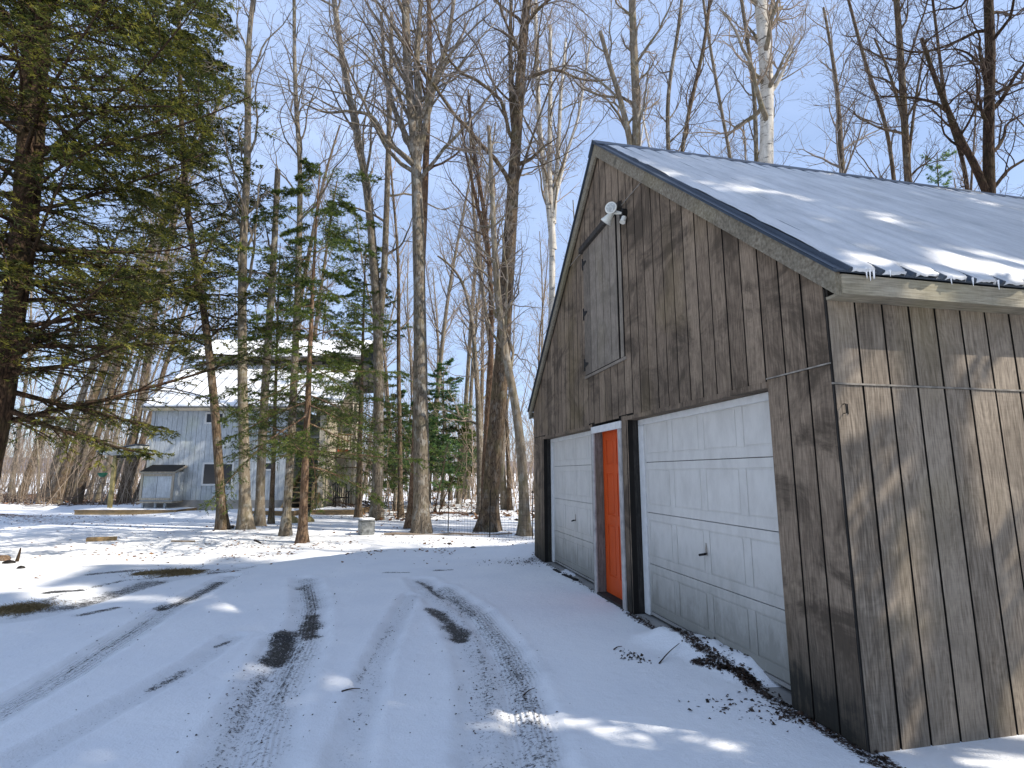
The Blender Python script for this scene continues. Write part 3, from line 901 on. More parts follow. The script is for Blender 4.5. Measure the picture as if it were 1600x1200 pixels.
mb = MB(); mb.box((-0.02, 3.26, 0.03), (0.12, 4.07, 0.078)); mb.build('door_sill', M['darkwood'], G)

# hay hatch
ht = link('hay_hatch', None, G)
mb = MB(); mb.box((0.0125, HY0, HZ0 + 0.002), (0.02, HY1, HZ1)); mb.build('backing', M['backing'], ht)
ypl = [3.145, 3.365, 3.60, 3.84, 4.07, 4.325]
for a, b in zip(ypl[:-1], ypl[1:]):
    mb = MB(); mb.box((-0.016, a + 0.004, HZ0 + 0.018), (0.010, b - 0.004, HZ1 - 0.03)); link('plank', dark_edges(mb.mesh('plank', M['hatch']), 5), ht)  # plank edges black, painting in the shade of the gaps
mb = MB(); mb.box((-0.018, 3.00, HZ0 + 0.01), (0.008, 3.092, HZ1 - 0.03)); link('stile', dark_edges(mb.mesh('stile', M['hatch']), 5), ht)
mb = MB(); mb.box((-0.020, 2.965, HZ0 - 0.030), (0.008, 4.345, HZ0 + 0.006)); mb.build('sill', M['hatch'], ht, bevel=0.002)
mb = MB(); mb.prism([(-0.06, 2.955, 4.775), (-0.002, 2.955, 4.80), (-0.002, 2.955, 4.69), (-0.06, 2.955, 4.70)], (0, 1.43, 0)); mb.build('drip_cap', M['darkwood'], ht)
for z in (4.519, 3.776, 3.044):
    mb = MB()
    mb.prism([(-0.021, 4.20, z - 0.012), (-0.021, 4.20, z + 0.012), (-0.021, 4.335, z + 0.042), (-0.021, 4.335, z - 0.042)], (0.0045, 0, 0))
    mb.box((-0.022, 4.333, z - 0.085), (-0.0125, 4.362, z + 0.085))
    mb.build('hinge', M['iron'], ht)
# small iron bracket near the corner on the side wall
mb = MB(); mb.tube([(0.045, -0.001, 1.96), (0.045, -0.022, 1.96), (0.045, -0.022, 1.905), (0.045, -0.001, 1.905)], 0.0035, 5)
mb.tube([(0.075, -0.002, 1.962), (0.075, -0.002, 1.90)], 0.003, 5); mb.build('bracket', M['iron'], G)

# twin flood lamp
FL = thing('floodlight', 'twin white floodlight under the garage gable beside the hatch', 'floodlight', (0, 2.86, 4.58))
mb = MB(); mb.tube([(-0.002, 0, 0), (-0.055, 0, 0)], 0.055, 16); mb.build('junction_box', M['iron'], FL, smooth=False)


def lamp(tip, d, r, parent, name='lamp_head'):
    tip = Vector(tip); d = Vector(d).normalized()
    mb = MB(); mb.tube([tip - d * 0.13, tip - d * 0.12, tip - d * 0.05, tip, tip + d * 0.006], [0.018, 0.030, r * 0.72, r, r * 0.96], 20)
    h = mb.build(name, M['lamp_w'], parent, smooth=False)
    mb = MB(); mb.tube([tip + d * 0.0062, tip + d * 0.012], [r * 0.80, r * 0.55], 20); mb.build('lens', M['glass2'], h)
    mb = MB(); mb.tube([(-0.05, 0, 0), tip - d * 0.12], 0.013, 8); mb.build('swivel', M['lamp_w'], h)


M['glass2'] = plain('frosted_lens', (0.45, 0.47, 0.45), 0.3, 0.25, 60)
lamp((-0.20, -0.035, 0.035), (-0.62, -0.72, -0.10), 0.072, FL)
lamp((-0.19, 0.155, -0.055), (-0.45, 0.55, -0.75), 0.070, FL)
mb = MB(); mb.tube([(-0.03, -0.02, -0.06), (-0.06, -0.03, -0.13)], [0.03, 0.035], 12); mb.build('motion_sensor', M['lamp_w'], FL)

# ------------------------------------------------------------------ blue-grey house behind the trees
HR = -YAW
HO = fr(0, 0, 0)
H = thing('house', 'blue-grey board house with snowy metal roof behind the spruces', 'house', tuple(fr(-11.5, 22, 0)), HR)


def h3(u, v, z): return (u + 11.5, v - 22, z)


def hbox(mb, u0, v0, z0, u1, v1, z1): return mb.box(h3(u0, v0, z0), h3(u1, v1, z1))


UL, UR = -14.5, -8.85
mb = MB(); hbox(mb, UL, 22.025, 0.5, UR, 27.8, 4.15); mb.build('wall_core', M['house'], H)
mb = MB(); k = 0
u = UL
while u < UR - 0.05:
    w = 0.19; hbox(mb, u, 21.99 + (k % 2) * 0.003, 0.52, min(u + w, UR), 22.02, 4.15); u += w + 0.012; k += 1
tag(mb.build('siding', M['house'], H), kind='stuff')
mb = MB(); hbox(mb, UL - 0.004, 21.97, 0.0, UR + 0.002, 27.8, 0.52); mb.build('foundation', M['concrete'], H)
mb = MB(); hbox(mb, UL - 0.03, 21.96, 0.4, UL + 0.10, 21.985, 4.15); mb.build('corner_board', M['house'], H)
mb = MB(); hbox(mb, UL - 0.2, 21.62, 4.02, -6.9, 21.66, 4.17); mb.build('fascia', M['trim_x'], H)
mb = MB(); hbox(mb, UL - 0.2, 21.66, 4.05, -6.9, 22.0, 4.07); mb.build('soffit', M['jamb'], H)
# windows


def window(u0, u1, z0, z1, v=21.985, parent=None, mull=0):
    w = link('window', None, parent or H)
    mb = MB(); t_ = 0.07
    hbox(mb, u0, v - 0.03, z0, u1, v, z0 + t_); hbox(mb, u0, v - 0.03, z1 - t_, u1, v, z1)
    hbox(mb, u0, v - 0.03, z0 + t_, u0 + t_, v, z1 - t_); hbox(mb, u1 - t_, v - 0.03, z0 + t_, u1, v, z1 - t_)
    for q in range(mull):
        c_ = u0 + (u1 - u0) * (q + 1) / (mull + 1); hbox(mb, c_ - 0.02, v - 0.02, z0 + t_, c_ + 0.02, v - 0.002, z1 - t_)
    mb.build('frame', M['white_trim'], w)
    mb = MB(); hbox(mb, u0 + t_, v - 0.012, z0 + t_, u1 - t_, v - 0.004, z1 - t_); mb.build('pane', M['glass'], w)


window(-12.3, -11.05, 1.08, 1.99, mull=1)
window(-12.38, -11.6, 3.52, 4.0)
window(-9.9, -9.35, 1.66, 2.03)
# lower roof (front slope), clerestory, upper roof
LR0, LR1 = (21.62, 4.17), (24.45, 6.36)


def slab(mb, u0, u1, a, b, th): mb.prism([h3(u0, a[0], a[1]), h3(u1, a[0], a[1]), h3(u1, b[0], b[1]), h3(u0, b[0], b[1])], (0, 0, th)); return mb


slab(MB(), UL - 0.25, -6.85, LR0, LR1, -0.03).build('roof', M['metal_blue'], H)
sn = MB(); rb = MB()
u = UL - 0.25
while u < -6.9:
    u2 = min(u + 0.46, -6.86)
    slab(sn, u + 0.03, u2 - 0.02, (LR0[0] + 0.02, LR0[1] + 0.03), (LR1[0], LR1[1] + 0.02), 0.05)
    slab(rb, u - 0.01, u + 0.015, LR0, LR1, 0.075)
    u += 0.46
tag(sn.build('roof_snow', M['snow'], H), kind='stuff'); rb.build('roof_seams', M['galv'], H)['kind'] = 'stuff'
mb = MB(); hbox(mb, UL + 0.2, 24.46, 5.6, -6.9, 27.6, 6.62); mb.build('clerestory', M['darkwood'], H)
mb = MB(); hbox(mb, UL + 0.2, 24.43, 6.38, -6.9, 24.46, 6.47); mb.build('clerestory_sill', M['jamb'], H)
for a in (-13.6, -12.1, -10.55, -9.0):
    mb = MB(); hbox(mb, a, 24.415, 6.40, a + 0.35, 24.43, 6.58); mb.build('clerestory_post', M['jamb'], H)
UR0, UR1 = (24.0, 6.72), (26.2, 7.98)
mb = MB(); hbox(mb, UL - 0.1, 24.0, 6.60, -6.8, 24.05, 6.74); mb.build('fascia', M['jamb'], H)
slab(MB(), UL - 0.1, -6.8, UR0, UR1, -0.03).build('roof', M['metal_blue'], H)
slab(MB(), UL - 0.1, -6.8, UR1, (28.6, 6.6), -0.03).build('roof', M['metal_blue'], H)
sn = MB(); rb = MB(); u = UL - 0.1
while u < -6.85:
    slab(sn, u + 0.03, min(u + 0.44, -6.8), (UR0[0], UR0[1] + 0.03), (UR1[0], UR1[1] + 0.02), 0.05)
    slab(rb, u - 0.01, u + 0.015, UR0, UR1, 0.075); u += 0.46
tag(sn.build('roof_snow', M['snow'], H), kind='stuff'); rb.build('roof_seams', M['galv'], H)['kind'] = 'stuff'
# right end: tall pale wall, front post and stair
mb = MB(); v = 22.0
while v < 24.35:
    hbox(mb, -7.55, v, 0.15, -7.50, v + 0.18, 4.0 + (v - 21.7) * 0.76); v += 0.20
mb.prism([h3(-7.58, 22.0, 0.1), h3(-7.58, 27.6, 0.1), h3(-7.58, 27.6, 6.5), h3(-7.58, 24.5, 6.34), h3(-7.58, 22.0, 4.3)], (0.03, 0, 0))
mb.build('end_wall', M['house_tan'], H)['kind'] = 'stuff'
mb = MB(); hbox(mb, -7.72, 21.95, 0.1, -7.48, 21.998, 4.1); mb.build('corner_board', M['house_tan'], H)
mb = MB(); hbox(mb, -8.8, 24.6, 0.1, -7.6, 24.65, 4.3); mb.build('alcove_wall', M['house'], H)
st = link('stairs', None, H)
for k in range(13):
    z = 0.22 + k * 0.19; v = 21.3 + k * 0.23
    mb = MB(); hbox(mb, -8.75, v, z, -7.62, v + 0.27, z + 0.045); mb.build('tread', M['step'], st, bevel=0.006)
for u in (-8.80, -7.60):
    mb = MB(); mb.bar(h3(u, 21.3, 0.12), h3(u, 24.2, 2.52), 0.045, 0.26); mb.build('stringer', M['step'], st)
mb = MB(); mb.bar(h3(-7.60, 21.28, 0.05), h3(-7.60, 21.28, 1.15), 0.09, 0.09, (0, 1, 0)); mb.build('newel_post', M['step'], st)
mb = MB(); mb.bar(h3(-7.60, 21.28, 1.12), h3(-7.60, 22.3, 1.95), 0.04, 0.09); mb.build('handrail', M['deck'], st)
mb = MB(); hbox(mb, -7.5, 21.35, 0.05, -7.47, 21.38, 1.2); mb.build('downpipe', M['green'], st)
# small lean-to snow roof over the stair head
slab(MB(), -8.7, -7.7, (23.4, 3.05), (24.6, 3.7), 0.06).build('stair_roof', M['snow'], H)
# balcony behind the end wall
bl = link('balcony', None, H)
mb = MB(); hbox(mb, -7.45, 23.4, 2.16, -6.75, 25.6, 2.36); mb.build('floor', M['house_tan'], bl)
for q in range(6):
    u = -7.42 + q * 0.125; mb = MB(); hbox(mb, u, 23.42, 2.42, u + 0.035, 23.45, 3.18); mb.build('baluster', M['deck'], bl)
mb = MB(); hbox(mb, -7.45, 23.40, 3.18, -6.72, 23.49, 3.23); mb.build('rail', M['deck'], bl)
mb = MB(); hbox(mb, -6.80, 23.40, 0.1, -6.70, 23.50, 4.55); mb.build('post', M['house_tan'], bl)
bl2 = link('balcony', None, H)
mb = MB(); hbox(mb, -7.45, 23.5, 3.95, -6.85, 25.6, 4.10); mb.build('floor', M['jamb'], bl2)
mb = MB(); hbox(mb, -7.45, 23.5, 4.15, -6.90, 23.53, 4.95); mb.build('panel', M['house_tan'], bl2)
mb = MB(); hbox(mb, -7.42, 23.9, 5.25, -7.0, 23.93, 5.65); mb.build('panel', M['jamb'], bl2)
pot = thing('planter', 'orange clay window box on the balcony of the blue-grey house', 'planter', tuple(fr(-7.15, 23.32, 2.40)), HR)
mb = MB(); mb.prism([(-.2, -.07, 0), (.2, -.07, 0), (.24, -.09, .15), (-.24, -.09, .15)], (0, 0.14, 0)); mb.build('box', M['terra'], pot)
mb = MB(); mb.box((-.19, -.06, .13), (.19, .05, .17)); mb.build('earth', M['debris'], pot)
# left porch
pr = link('porch', None, H)
mb = MB(); mb.prism([h3(-15.9, 21.2, 2.26), h3(-14.5, 21.2, 2.52), h3(-14.5, 21.2, 2.62), h3(-15.9, 21.2, 2.36)], (0, 3.2, 0)); mb.build('porch_roof', M['lamp_w'], pr)
mb = MB(); mb.prism([h3(-15.97, 21.13, 2.375), h3(-14.5, 21.13, 2.64), h3(-14.5, 21.13, 2.68), h3(-15.97, 21.13, 2.41)], (0, 3.4, 0)); mb.build('porch_edge', M['metal_blue'], pr)
mb = MB(); hbox(mb, -15.4, 21.35, 2.14, -14.5, 21.45, 2.26); mb.build('beam', M['darkwood'], pr)
mb = MB(); hbox(mb, -15.45, 21.33, 0.16, -15.33, 21.45, 2.25); mb.build('post', M['yellow_wood'], pr)
# platform decks
for u0, u1, v0, v1, z, lab in ((-16.1, -12.4, 20.6, 22.0, 0.19, 'long low plank deck edge below the cellar hatch of the blue-grey house'), (-9.25, -7.75, 19.9, 21.2, 0.20, 'short low plank step at the foot of the outdoor stairs'), (-7.4, -5.75, 20.6, 24.0, 0.20, 'snow-covered low deck carrying the dark garden chairs')):
    dk = thing('deck', lab, 'deck', tuple(fr(u0, v0, 0)), HR)
    mb = MB(); mb.box((0, 0, 0.0), (u1 - u0, 0.05, z)); mb.box((0, 0.05, 0), (0.05, v1 - v0, z)); mb.box((u1 - u0 - 0.05, 0.05, 0), (u1 - u0, v1 - v0, z)); mb.build('rim_board', M['deck'], dk)
    mb = MB(); mb.box((-0.02, -0.02, z + 0.001), (u1 - u0 + 0.02, v1 - v0, z + 0.035)); mb.build('deck_boards', M['deck'], dk)
    n_ = 24; gxx, gyy = np.meshgrid(np.linspace(0.02, u1 - u0 - 0.02, n_), np.linspace(0.03, v1 - v0 - 0.02, n_))
    zz = z + 0.036 + 0.05 * fbm(gxx, gyy, 3, 3, 4) * np.minimum(1, np.minimum(np.minimum(gxx, u1 - u0 - gxx), np.minimum(gyy, v1 - v0 - gyy)) / 0.12)
    a_ = np.arange(n_ * n_).reshape(n_, n_); Fq = np.stack([a_[:-1, :-1], a_[:-1, 1:], a_[1:, 1:], a_[1:, :-1]], -1).reshape(-1, 4)
    link('snow_layer', mesh_np('snow_layer', np.stack([gxx, gyy, zz], -1).reshape(-1, 3), Fq, M['snow'], True), dk)
# cellar box with two plank doors
cb = link('cellar_hatch', None, H)
mb = MB(); hbox(mb, -14.25, 21.35, 0.50, -13.0, 21.97, 1.62); mb.build('box', M['house'], cb)
mb = MB(); mb.prism([h3(-14.33, 21.28, 1.56), h3(-14.33, 21.98, 1.80), h3(-14.33, 21.98, 1.86), h3(-14.33, 21.28, 1.62)], (1.42, 0, 0)); mb.build('lid', M['house_tan'], cb)
mb = MB(); mb.prism([h3(-14.3, 21.30, 1.63), h3(-14.3, 21.97, 1.865), h3(-14.3, 21.97, 1.895), h3(-14.3, 21.30, 1.65)], (1.3, 0, 0)); mb.build('lid_debris', M['debris'], cb)
for a, b in ((-14.17, -13.64), (-13.62, -13.09)):
    mb = MB(); hbox(mb, a, 21.325, 0.64, b, 21.349, 1.44); mb.build('door', M['house'], cb)
for a, b, z0, z1 in ((-14.27, -14.18, .55, 1.55), (-13.08, -12.99, .55, 1.55), (-14.17, -13.09, 1.45, 1.54), (-14.17, -13.09, .55, .63)):
    mb = MB(); hbox(mb, a, 21.31, z0, b, 21.349, z1); mb.build('door_frame', M['house_tan'], cb)
mb = MB(); hbox(mb, -14.3, 21.25, 0.44, -12.95, 21.97, 0.499); mb.build('shelf', M['house_tan'], cb)
for u in (-14.2, -13.72, -13.35):
    mb = MB(); hbox(mb, u, 21.4, 0.12, u + 0.07, 21.47, 0.44); mb.build('leg', M['house'], cb)
hb = thing('hanging_planter', 'green hanging bowl planter beside the porch post', 'planter', tuple(fr(-15.75, 21.3, 1.42)), HR)
mb = MB(); mb.tube([(0, 0, 0), (0, 0, 0.06), (0, 0, 0.16)], [0.07, 0.13, 0.17], 16); mb.build('bowl', M['green'], hb)
mb = MB()
for a in range(3):
    mb.tube([(0.16 * math.cos(a * 2.1), 0.16 * math.sin(a * 2.1), 0.16), (0, 0, 0.88)], 0.004, 4)
mb.build('wires', M['iron'], hb)

# ------------------------------------------------------------------ yard things
bx = thing('metal_bin', 'grey galvanised box with a snowy lid standing in the yard', 'bin', tuple(gp(572, 835)), 0.3)
s_b = 0.17
mb = MB(); mb.box((-s_b, -s_b, 0), (s_b, s_b, 0.33)); mb.build('body', M['galv'], bx, bevel=0.02)
mb = MB(); mb.box((-s_b - .012, -s_b - .012, 0.331), (s_b + .012, s_b + .012, 0.355)); mb.build('lid', M['galv'], bx, bevel=0.008)
mb = MB(); mb.box((-s_b, -s_b, 0.356), (s_b, s_b, 0.40)); mb.build('snow_cap', M['snow'], bx, bevel=0.03)
for z in (0.10, 0.20):
    mb = MB(); mb.box((-s_b - .005, -s_b - .005, z), (s_b + .005, s_b + .005, z + 0.012)); mb.build('hoop', M['galv'], bx)

ch = thing('garden_chair', 'dark slatted garden chair with rounded back beside the house end wall', 'chair', tuple(fr(-6.93, 22.6, 0.235)), HR + 0.5)
for a in (-0.26, 0.26):
    for b in (-0.22, 0.22):
        mb = MB(); mb.bar((a, b, 0), (a * 0.95, b * 0.95, 0.58 if b < 0 else 0.42), 0.045, 0.045, (0, 1, 0)); mb.build('leg', M['black'], ch)
    mb = MB(); mb.box((a - 0.04, -0.28, 0.58), (a + 0.04, 0.28, 0.605)); mb.build('armrest', M['black'], ch)
for k in range(5):
    mb = MB(); mb.box((-0.26, -0.25 + k * 0.1, 0.36 - k * .012), (0.26, -0.17 + k * 0.1, 0.385 - k * .012)); mb.build('seat_slat', M['black'], ch)
for k in range(7):
    x_ = -0.24 + k * 0.08; hh = 0.98 - 1.6 * x_ * x_
    mb = MB(); mb.bar((x_, 0.24, 0.34), (x_ * 1.15, 0.42, hh), 0.05, 0.018, (0, 1, 0)); mb.build('back_slat', M['black'], ch)
mb = MB(); mb.tube([(-0.27, 0.37, 0.85), (-0.18, 0.41, 0.93), (0, 0.42, 0.99), (0.18, 0.41, 0.93), (0.27, 0.37, 0.85)], 0.025, 6); mb.build('back_rail', M['black'], ch)
lc = thing('lounge_chair', 'low dark curved-leg lounger right of the slatted garden chair', 'chair', tuple(fr(-5.85, 22.3, 0.10)), HR)
for b in (0, 0.5):
    mb = MB(); mb.tube([(-0.45, b, 0), (-0.36, b, 0.28), (-0.2, b, 0.36), (0.0, b, 0.3), (0.2, b, 0.18), (0.35, b, 0.05)], 0.024, 6); mb.build('side_frame', M['black'], lc)
    mb = MB(); mb.tube([(0.05, b, 0.28), (0.28, b, 0.55), (0.45, b, 0.82)], 0.022, 6); mb.build('back_frame', M['black'], lc)
for k in range(5):
    mb = MB(); t_ = k / 4; mb.bar((-0.32 + t_ * 0.4, 0, 0.33 - t_ * 0.03), (-0.32 + t_ * 0.4, 0.5, 0.33 - t_ * 0.03), 0.05, 0.015); mb.build('seat_slat', M['black'], lc)
for k in range(4):
    t_ = (k + 1) / 5; mb = MB(); mb.bar((0.08 + t_ * .36, 0, 0.3 + t_ * .5), (0.08 + t_ * .36, 0.5, 0.3 + t_ * .5), 0.05, 0.015); mb.build('back_slat', M['black'], lc)

for nm, (pa, pb), w_, lab in (('timber', ((135, 846), (182, 844)), 0.10, 'short brown timber lying in the snow of the left yard'),
                              ('timber', ((268, 847), (304, 848)), 0.035, 'thin dark board half buried in snow below the house'),
                              ('fence_rail', ((600, 836), (800, 836)), 0.05, 'long pale pole lying along the foot of the wire fence')):
    A, B = gp(*pa), gp(*pb); A[2] = hz(A[0], A[1]) + w_ * .35; B[2] = hz(B[0], B[1]) + w_ * .3
    mb = MB()
    if nm == 'timber': mb.bar(A, B, w_ * 1.2, w_)
    else:
        pts = [A + (B - A) * t_ + np.array([0, 0.03 * math.sin(t_ * 9), 0.02 * math.sin(t_ * 14)]) for t_ in np.linspace(0, 1, 12)]; mb.tube(pts, [w_ * (0.6 - 0.25 * t_) for t_ in np.linspace(0, 1, 12)], 7)
    tag(mb.build(nm, M['deck'] if nm == 'timber' else M['twig_pale'], None), lab, 'timber' if nm == 'timber' else 'pole')

# dark metal strip on the snow beside the far garage door
for k, (pa, pb, lab) in enumerate((((866, 891), (875, 896), 'short dark strip on the snow before the far garage door'), ((880, 899), (902, 908), 'longer dark strip on the snow before the far garage door'))):
    A, B = gp(*pa), gp(*pb); A[2] += .015; B[2] += .015
    mb = MB(); mb.bar(A, B, 0.05, 0.015); tag(mb.build('edging_strip', M['iron'], None), lab, 'strip')

# twig lumps and clods, each a small thing
def tubes(groups):
    """groups: list of (P[B,n,3], R[B,n], k) -> V, F"""
    Vs, Fs, off = [], [], 0
    for P, R, k in groups:
        B, n, _ = P.shape
        T = np.empty_like(P); T[:, 1:-1] = P[:, 2:] - P[:, :-2]; T[:, 0] = P[:, 1] - P[:, 0]; T[:, -1] = P[:, -1] - P[:, -2]
        T /= np.linalg.norm(T, axis=2, keepdims=True) + 1e-9
        mean = P[:, -1] - P[:, 0]; mean /= np.linalg.norm(mean, axis=1, keepdims=True) + 1e-9
        ref = np.where(np.abs(mean[:, 2:3]) < 0.75, np.array([[0, 0, 1.0]]), np.array([[1.0, 0, 0]]))
        Uv = np.cross(T, ref[:, None, :]); Uv /= np.linalg.norm(Uv, axis=2, keepdims=True) + 1e-9
        W = np.cross(T, Uv)
        a = np.arange(k) * 2 * np.pi / k
        ring = P[:, :, None, :] + R[:, :, None, None] * (Uv[:, :, None, :] * np.cos(a)[None, None, :, None] + W[:, :, None, :] * np.sin(a)[None, None, :, None])
        Vs.append(ring.reshape(-1, 3))
        b_, i_, j_ = np.meshgrid(np.arange(B), np.arange(n - 1), np.arange(k), indexing='ij')
        base = off + b_ * n * k
        Fs.append(np.stack([base + i_ * k + j_, base + i_ * k + (j_ + 1) % k, base + (i_ + 1) * k + (j_ + 1) % k, base + (i_ + 1) * k + j_], -1).reshape(-1, 4))
        off += B * n * k
    return np.concatenate(Vs), np.concatenate(Fs)


def grow(P, R, nchild, t0, t1, length, ang, npts, wob, upw, rr, rng, tip=0.25, rmin=0.002, flat=None, jit=0.35):
    """children of parent polylines; returns (P2, R2)"""
    B, n, _ = P.shape
    t = (np.arange(nchild)[None, :] + rng.uniform(0, 1, (B, nchild))) / nchild
    t = t0 + (t1 - t0) * t
    f = t * (n - 1); i = np.clip(f.astype(int), 0, n - 2); w = f - i
    b = np.arange(B)[:, None]
    pos = P[b, i] * (1 - w[..., None]) + P[b, i + 1] * w[..., None]
    rad = R[b, i] * (1 - w) + R[b, i + 1] * w
    T = P[b, i + 1] - P[b, i]; T /= np.linalg.norm(T, axis=2, keepdims=True) + 1e-9
    pl = np.linalg.norm(np.diff(P, axis=1), axis=2).sum(1)[:, None]
    az = rng.uniform(0, 2 * np.pi, (B, 1)) + np.arange(nchild)[None, :] * 2.4 + rng.normal(0, 0.3, (B, nchild))
    if flat is not None: az = np.where(np.arange(nchild)[None, :] % 2 == 0, 0.0, np.pi) + rng.normal(0, flat, (B, nchild))
    ref = np.where(np.abs(T[..., 2:3]) < 0.9, np.array([0, 0, 1.0]), np.array([1.0, 0, 0]))
    s1 = np.cross(T, ref); s1 /= np.linalg.norm(s1, axis=2, keepdims=True) + 1e-9
    s2 = np.cross(s1, T)
    an = ang * (1 + rng.uniform(-0.3, 0.3, (B, nchild)))
    d = T * np.cos(an)[..., None] + (s1 * np.cos(az)[..., None] + s2 * np.sin(az)[..., None]) * np.sin(an)[..., None]
    L = length(t, pl) * (1 + rng.uniform(-jit, jit, (B, nchild)))
    r0 = np.maximum(np.minimum(rad * rr, rad * 0.9), rmin)
    N = B * nchild
    d = d.reshape(N, 3); p = pos.reshape(N, 3); L = L.reshape(N, 1); r0 = r0.reshape(N)
    out = np.empty((N, npts, 3)); out[:, 0] = p
    for q in range(1, npts):
        d = d + rng.normal(0, wob, (N, 3)); d[:, 2] += upw
        d /= np.linalg.norm(d, axis=1, keepdims=True)
        p = p + d * L / (npts - 1); out[:, q] = p
    Rr = r0[:, None] * (1 - (1 - tip) * np.linspace(0, 1, npts)[None, :])
    return out, np.maximum(Rr, rmin * 0.8)


def smooth_path(pts, n):
    pts = np.asarray(pts, float)
    d = np.concatenate([[0], np.cumsum(np.linalg.norm(np.diff(pts, axis=0), axis=1))])
    s = np.linspace(0, d[-1], n)
    # Catmull-Rom like resample
    out = np.stack([np.interp(s, d, pts[:, k]) for k in range(3)], 1)
    for _ in range(2): out[1:-1] = (out[:-2] + 2 * out[1:-1] + out[2:]) / 4
    return out


def trunk_from_px(path, v, top_h, r_base, r_top, n=26, lean=0.0, dv=0.0, rng=RNG):
    """path: [(px,py)...] base first, all at heading distance v (drifting by dv)"""
    pts = [hd(x, y, v + dv * k / max(1, len(path) - 1)) for k, (x, y) in enumerate(path)]
    pts[0][2] = min(pts[0][2], hz(pts[0][0], pts[0][1])) - 0.05
    if pts[-1][2] < top_h:
        d = pts[-1] - pts[-2]; d = d / np.linalg.norm(d); d = d * 0.6 + np.array([0, 0, 0.4]); d /= np.linalg.norm(d)
        q = pts[-1]
        while q[2] < top_h:
            d = d + rng.normal(0, 0.05, 3); d[2] = max(d[2], 0.8); d /= np.linalg.norm(d)
            q = q + d * min(1.5, max(0.4, top_h - q[2])); pts.append(q)
    P = smooth_path(pts, n)
    t = np.linspace(0, 1, n)
    R = r_base + (r_top - r_base) * t
    z = P[:, 2] - P[0, 2]
    R = R * (1 + 0.55 * np.exp(-z / 0.28))
    return P, R


def rough_trunk(P, R, k, rng, amp=0.10, seed=0):
    """trunk tube with fluted, uneven cross-section"""
    Q = smooth_path(P, len(P) * 3); Rq = np.interp(np.linspace(0, 1, len(Q)), np.linspace(0, 1, len(R)), R)
    V, F = tubes([(Q[None], Rq[None], k)])
    V = V.reshape(len(Q), k, 3); C = Q[:, None, :]
    a = np.arange(k)[None, :]; zz = np.arange(len(Q))[:, None]
    ph_ = a * 2 * np.pi / k
    nn_ = fbm(np.cos(ph_) * 1.5 + seed * 7 + 0 * zz, np.sin(ph_) * 1.5 + zz * 0.16, 1.0, 3, seed + 3) - 0.5
    low = np.exp(-(Q[:, 2] - Q[0, 2]) / 0.35)[:, None]
    flute = 1 + amp * 2.2 * nn_ + low * 0.22 * np.sin(ph_ * 4 + seed)
    V = C + (V - C) * flute[..., None]
    return V.reshape(-1, 3), F


def bare_tree(name, label, P, R, bark, twig, rng, limbs=14, t0=0.35, limb_len=3.2, up=0.05, twigs=True, group=None, dens=1.0, forks=None, ang=0.8, kr=12, seed=0, wob=0.165, category='tree', sub=9, amp=0.10):
    base = P[0].copy()
    root = thing(name, label, category, tuple(base), group=group)
    V, F = rough_trunk(P - base, R, kr, rng, amp, seed)
    groups = [];
    Pp, Rp = [P[None] - base], [R[None]]
    if forks:
        for fp, r0_, r1_ in forks:
            f = smooth_path(fp, 24) - base
            rf = np.linspace(r0_, r1_, 24)
            v2, f2 = rough_trunk(f, rf, max(8, kr - 2), rng, amp * 0.8, seed + 5)
            F = np.concatenate([F, f2 + len(V)]); V = np.concatenate([V, v2])
            Pp.append(f[None]); Rp.append(rf[None])
    link('trunk', mesh_np('trunk', V, F, bark, True), root)
    gl, gt_ = [], []
    for q, (PP, RR) in enumerate(zip(Pp, Rp)):
        nl = max(3, int(limbs * (1 if q == 0 else 0.36)))
        l1, r1 = grow(PP, RR, nl, t0 if q == 0 else 0.15, 0.98, lambda t, L: limb_len * (1.25 - 0.75 * t), ang, 12, wob, up, 0.43, rng, 0.20, 0.009, jit=0.6)
        l2, r2 = grow(l1, r1, int(6 * dens), 0.15, 0.98, lambda t, L: L * 0.50 * (1.1 - 0.6 * t), 0.75, 8, wob * 1.15, up * 0.8, 0.62, rng, 0.3, 0.0055)
        l3, r3 = grow(l2, r2, int(4 * dens), 0.12, 1.0, lambda t, L: L * 0.52 * (1.1 - 0.5 * t), 0.7, 5, wob * 1.3, up * 0.6, 0.65, rng, 0.4, 0.0035)
        gl += [(l1, r1, 6)]; gt_ += [(l2, r2, 4), (l3, r3, 3)]
        if twigs:
            l4, r4 = grow(l3, r3, 2, 0.2, 1.0, lambda t, L: L * 0.55, 0.65, 3, wob, 0.03, 0.75, rng, 0.5, 0.0028)
            gt_ += [(l4, r4, 3)]
    V, F = tubes(gl); tag(link('limbs', mesh_np('limbs', V, F, bark if bark not in (M['bark_birch'],) else M['bark_smooth'], True), root), kind='stuff')
    V, F = tubes(gt_); tag(link('twigs', mesh_np('twigs', V, F, twig, True), root), kind='stuff')
    return root


def tris_mesh(name, O, D, Wd, L, W, tone, mat):
    """pointed leaf triangles: origin O, direction D, width dir Wd"""
    N = len(O)
    a = O + Wd * (W * 0.5)[:, None]; b = O - Wd * (W * 0.5)[:, None]; c = O + D * L[:, None]
    V = np.stack([a, b, c], 1).reshape(-1, 3)
    F = np.arange(3 * N).reshape(N, 3)
    me = mesh_np(name, V, F, mat)
    at = me.attributes.new('tone', 'FLOAT', 'POINT'); at.data.foreach_set('value', np.repeat(tone, 3).astype(np.float32))
    return me


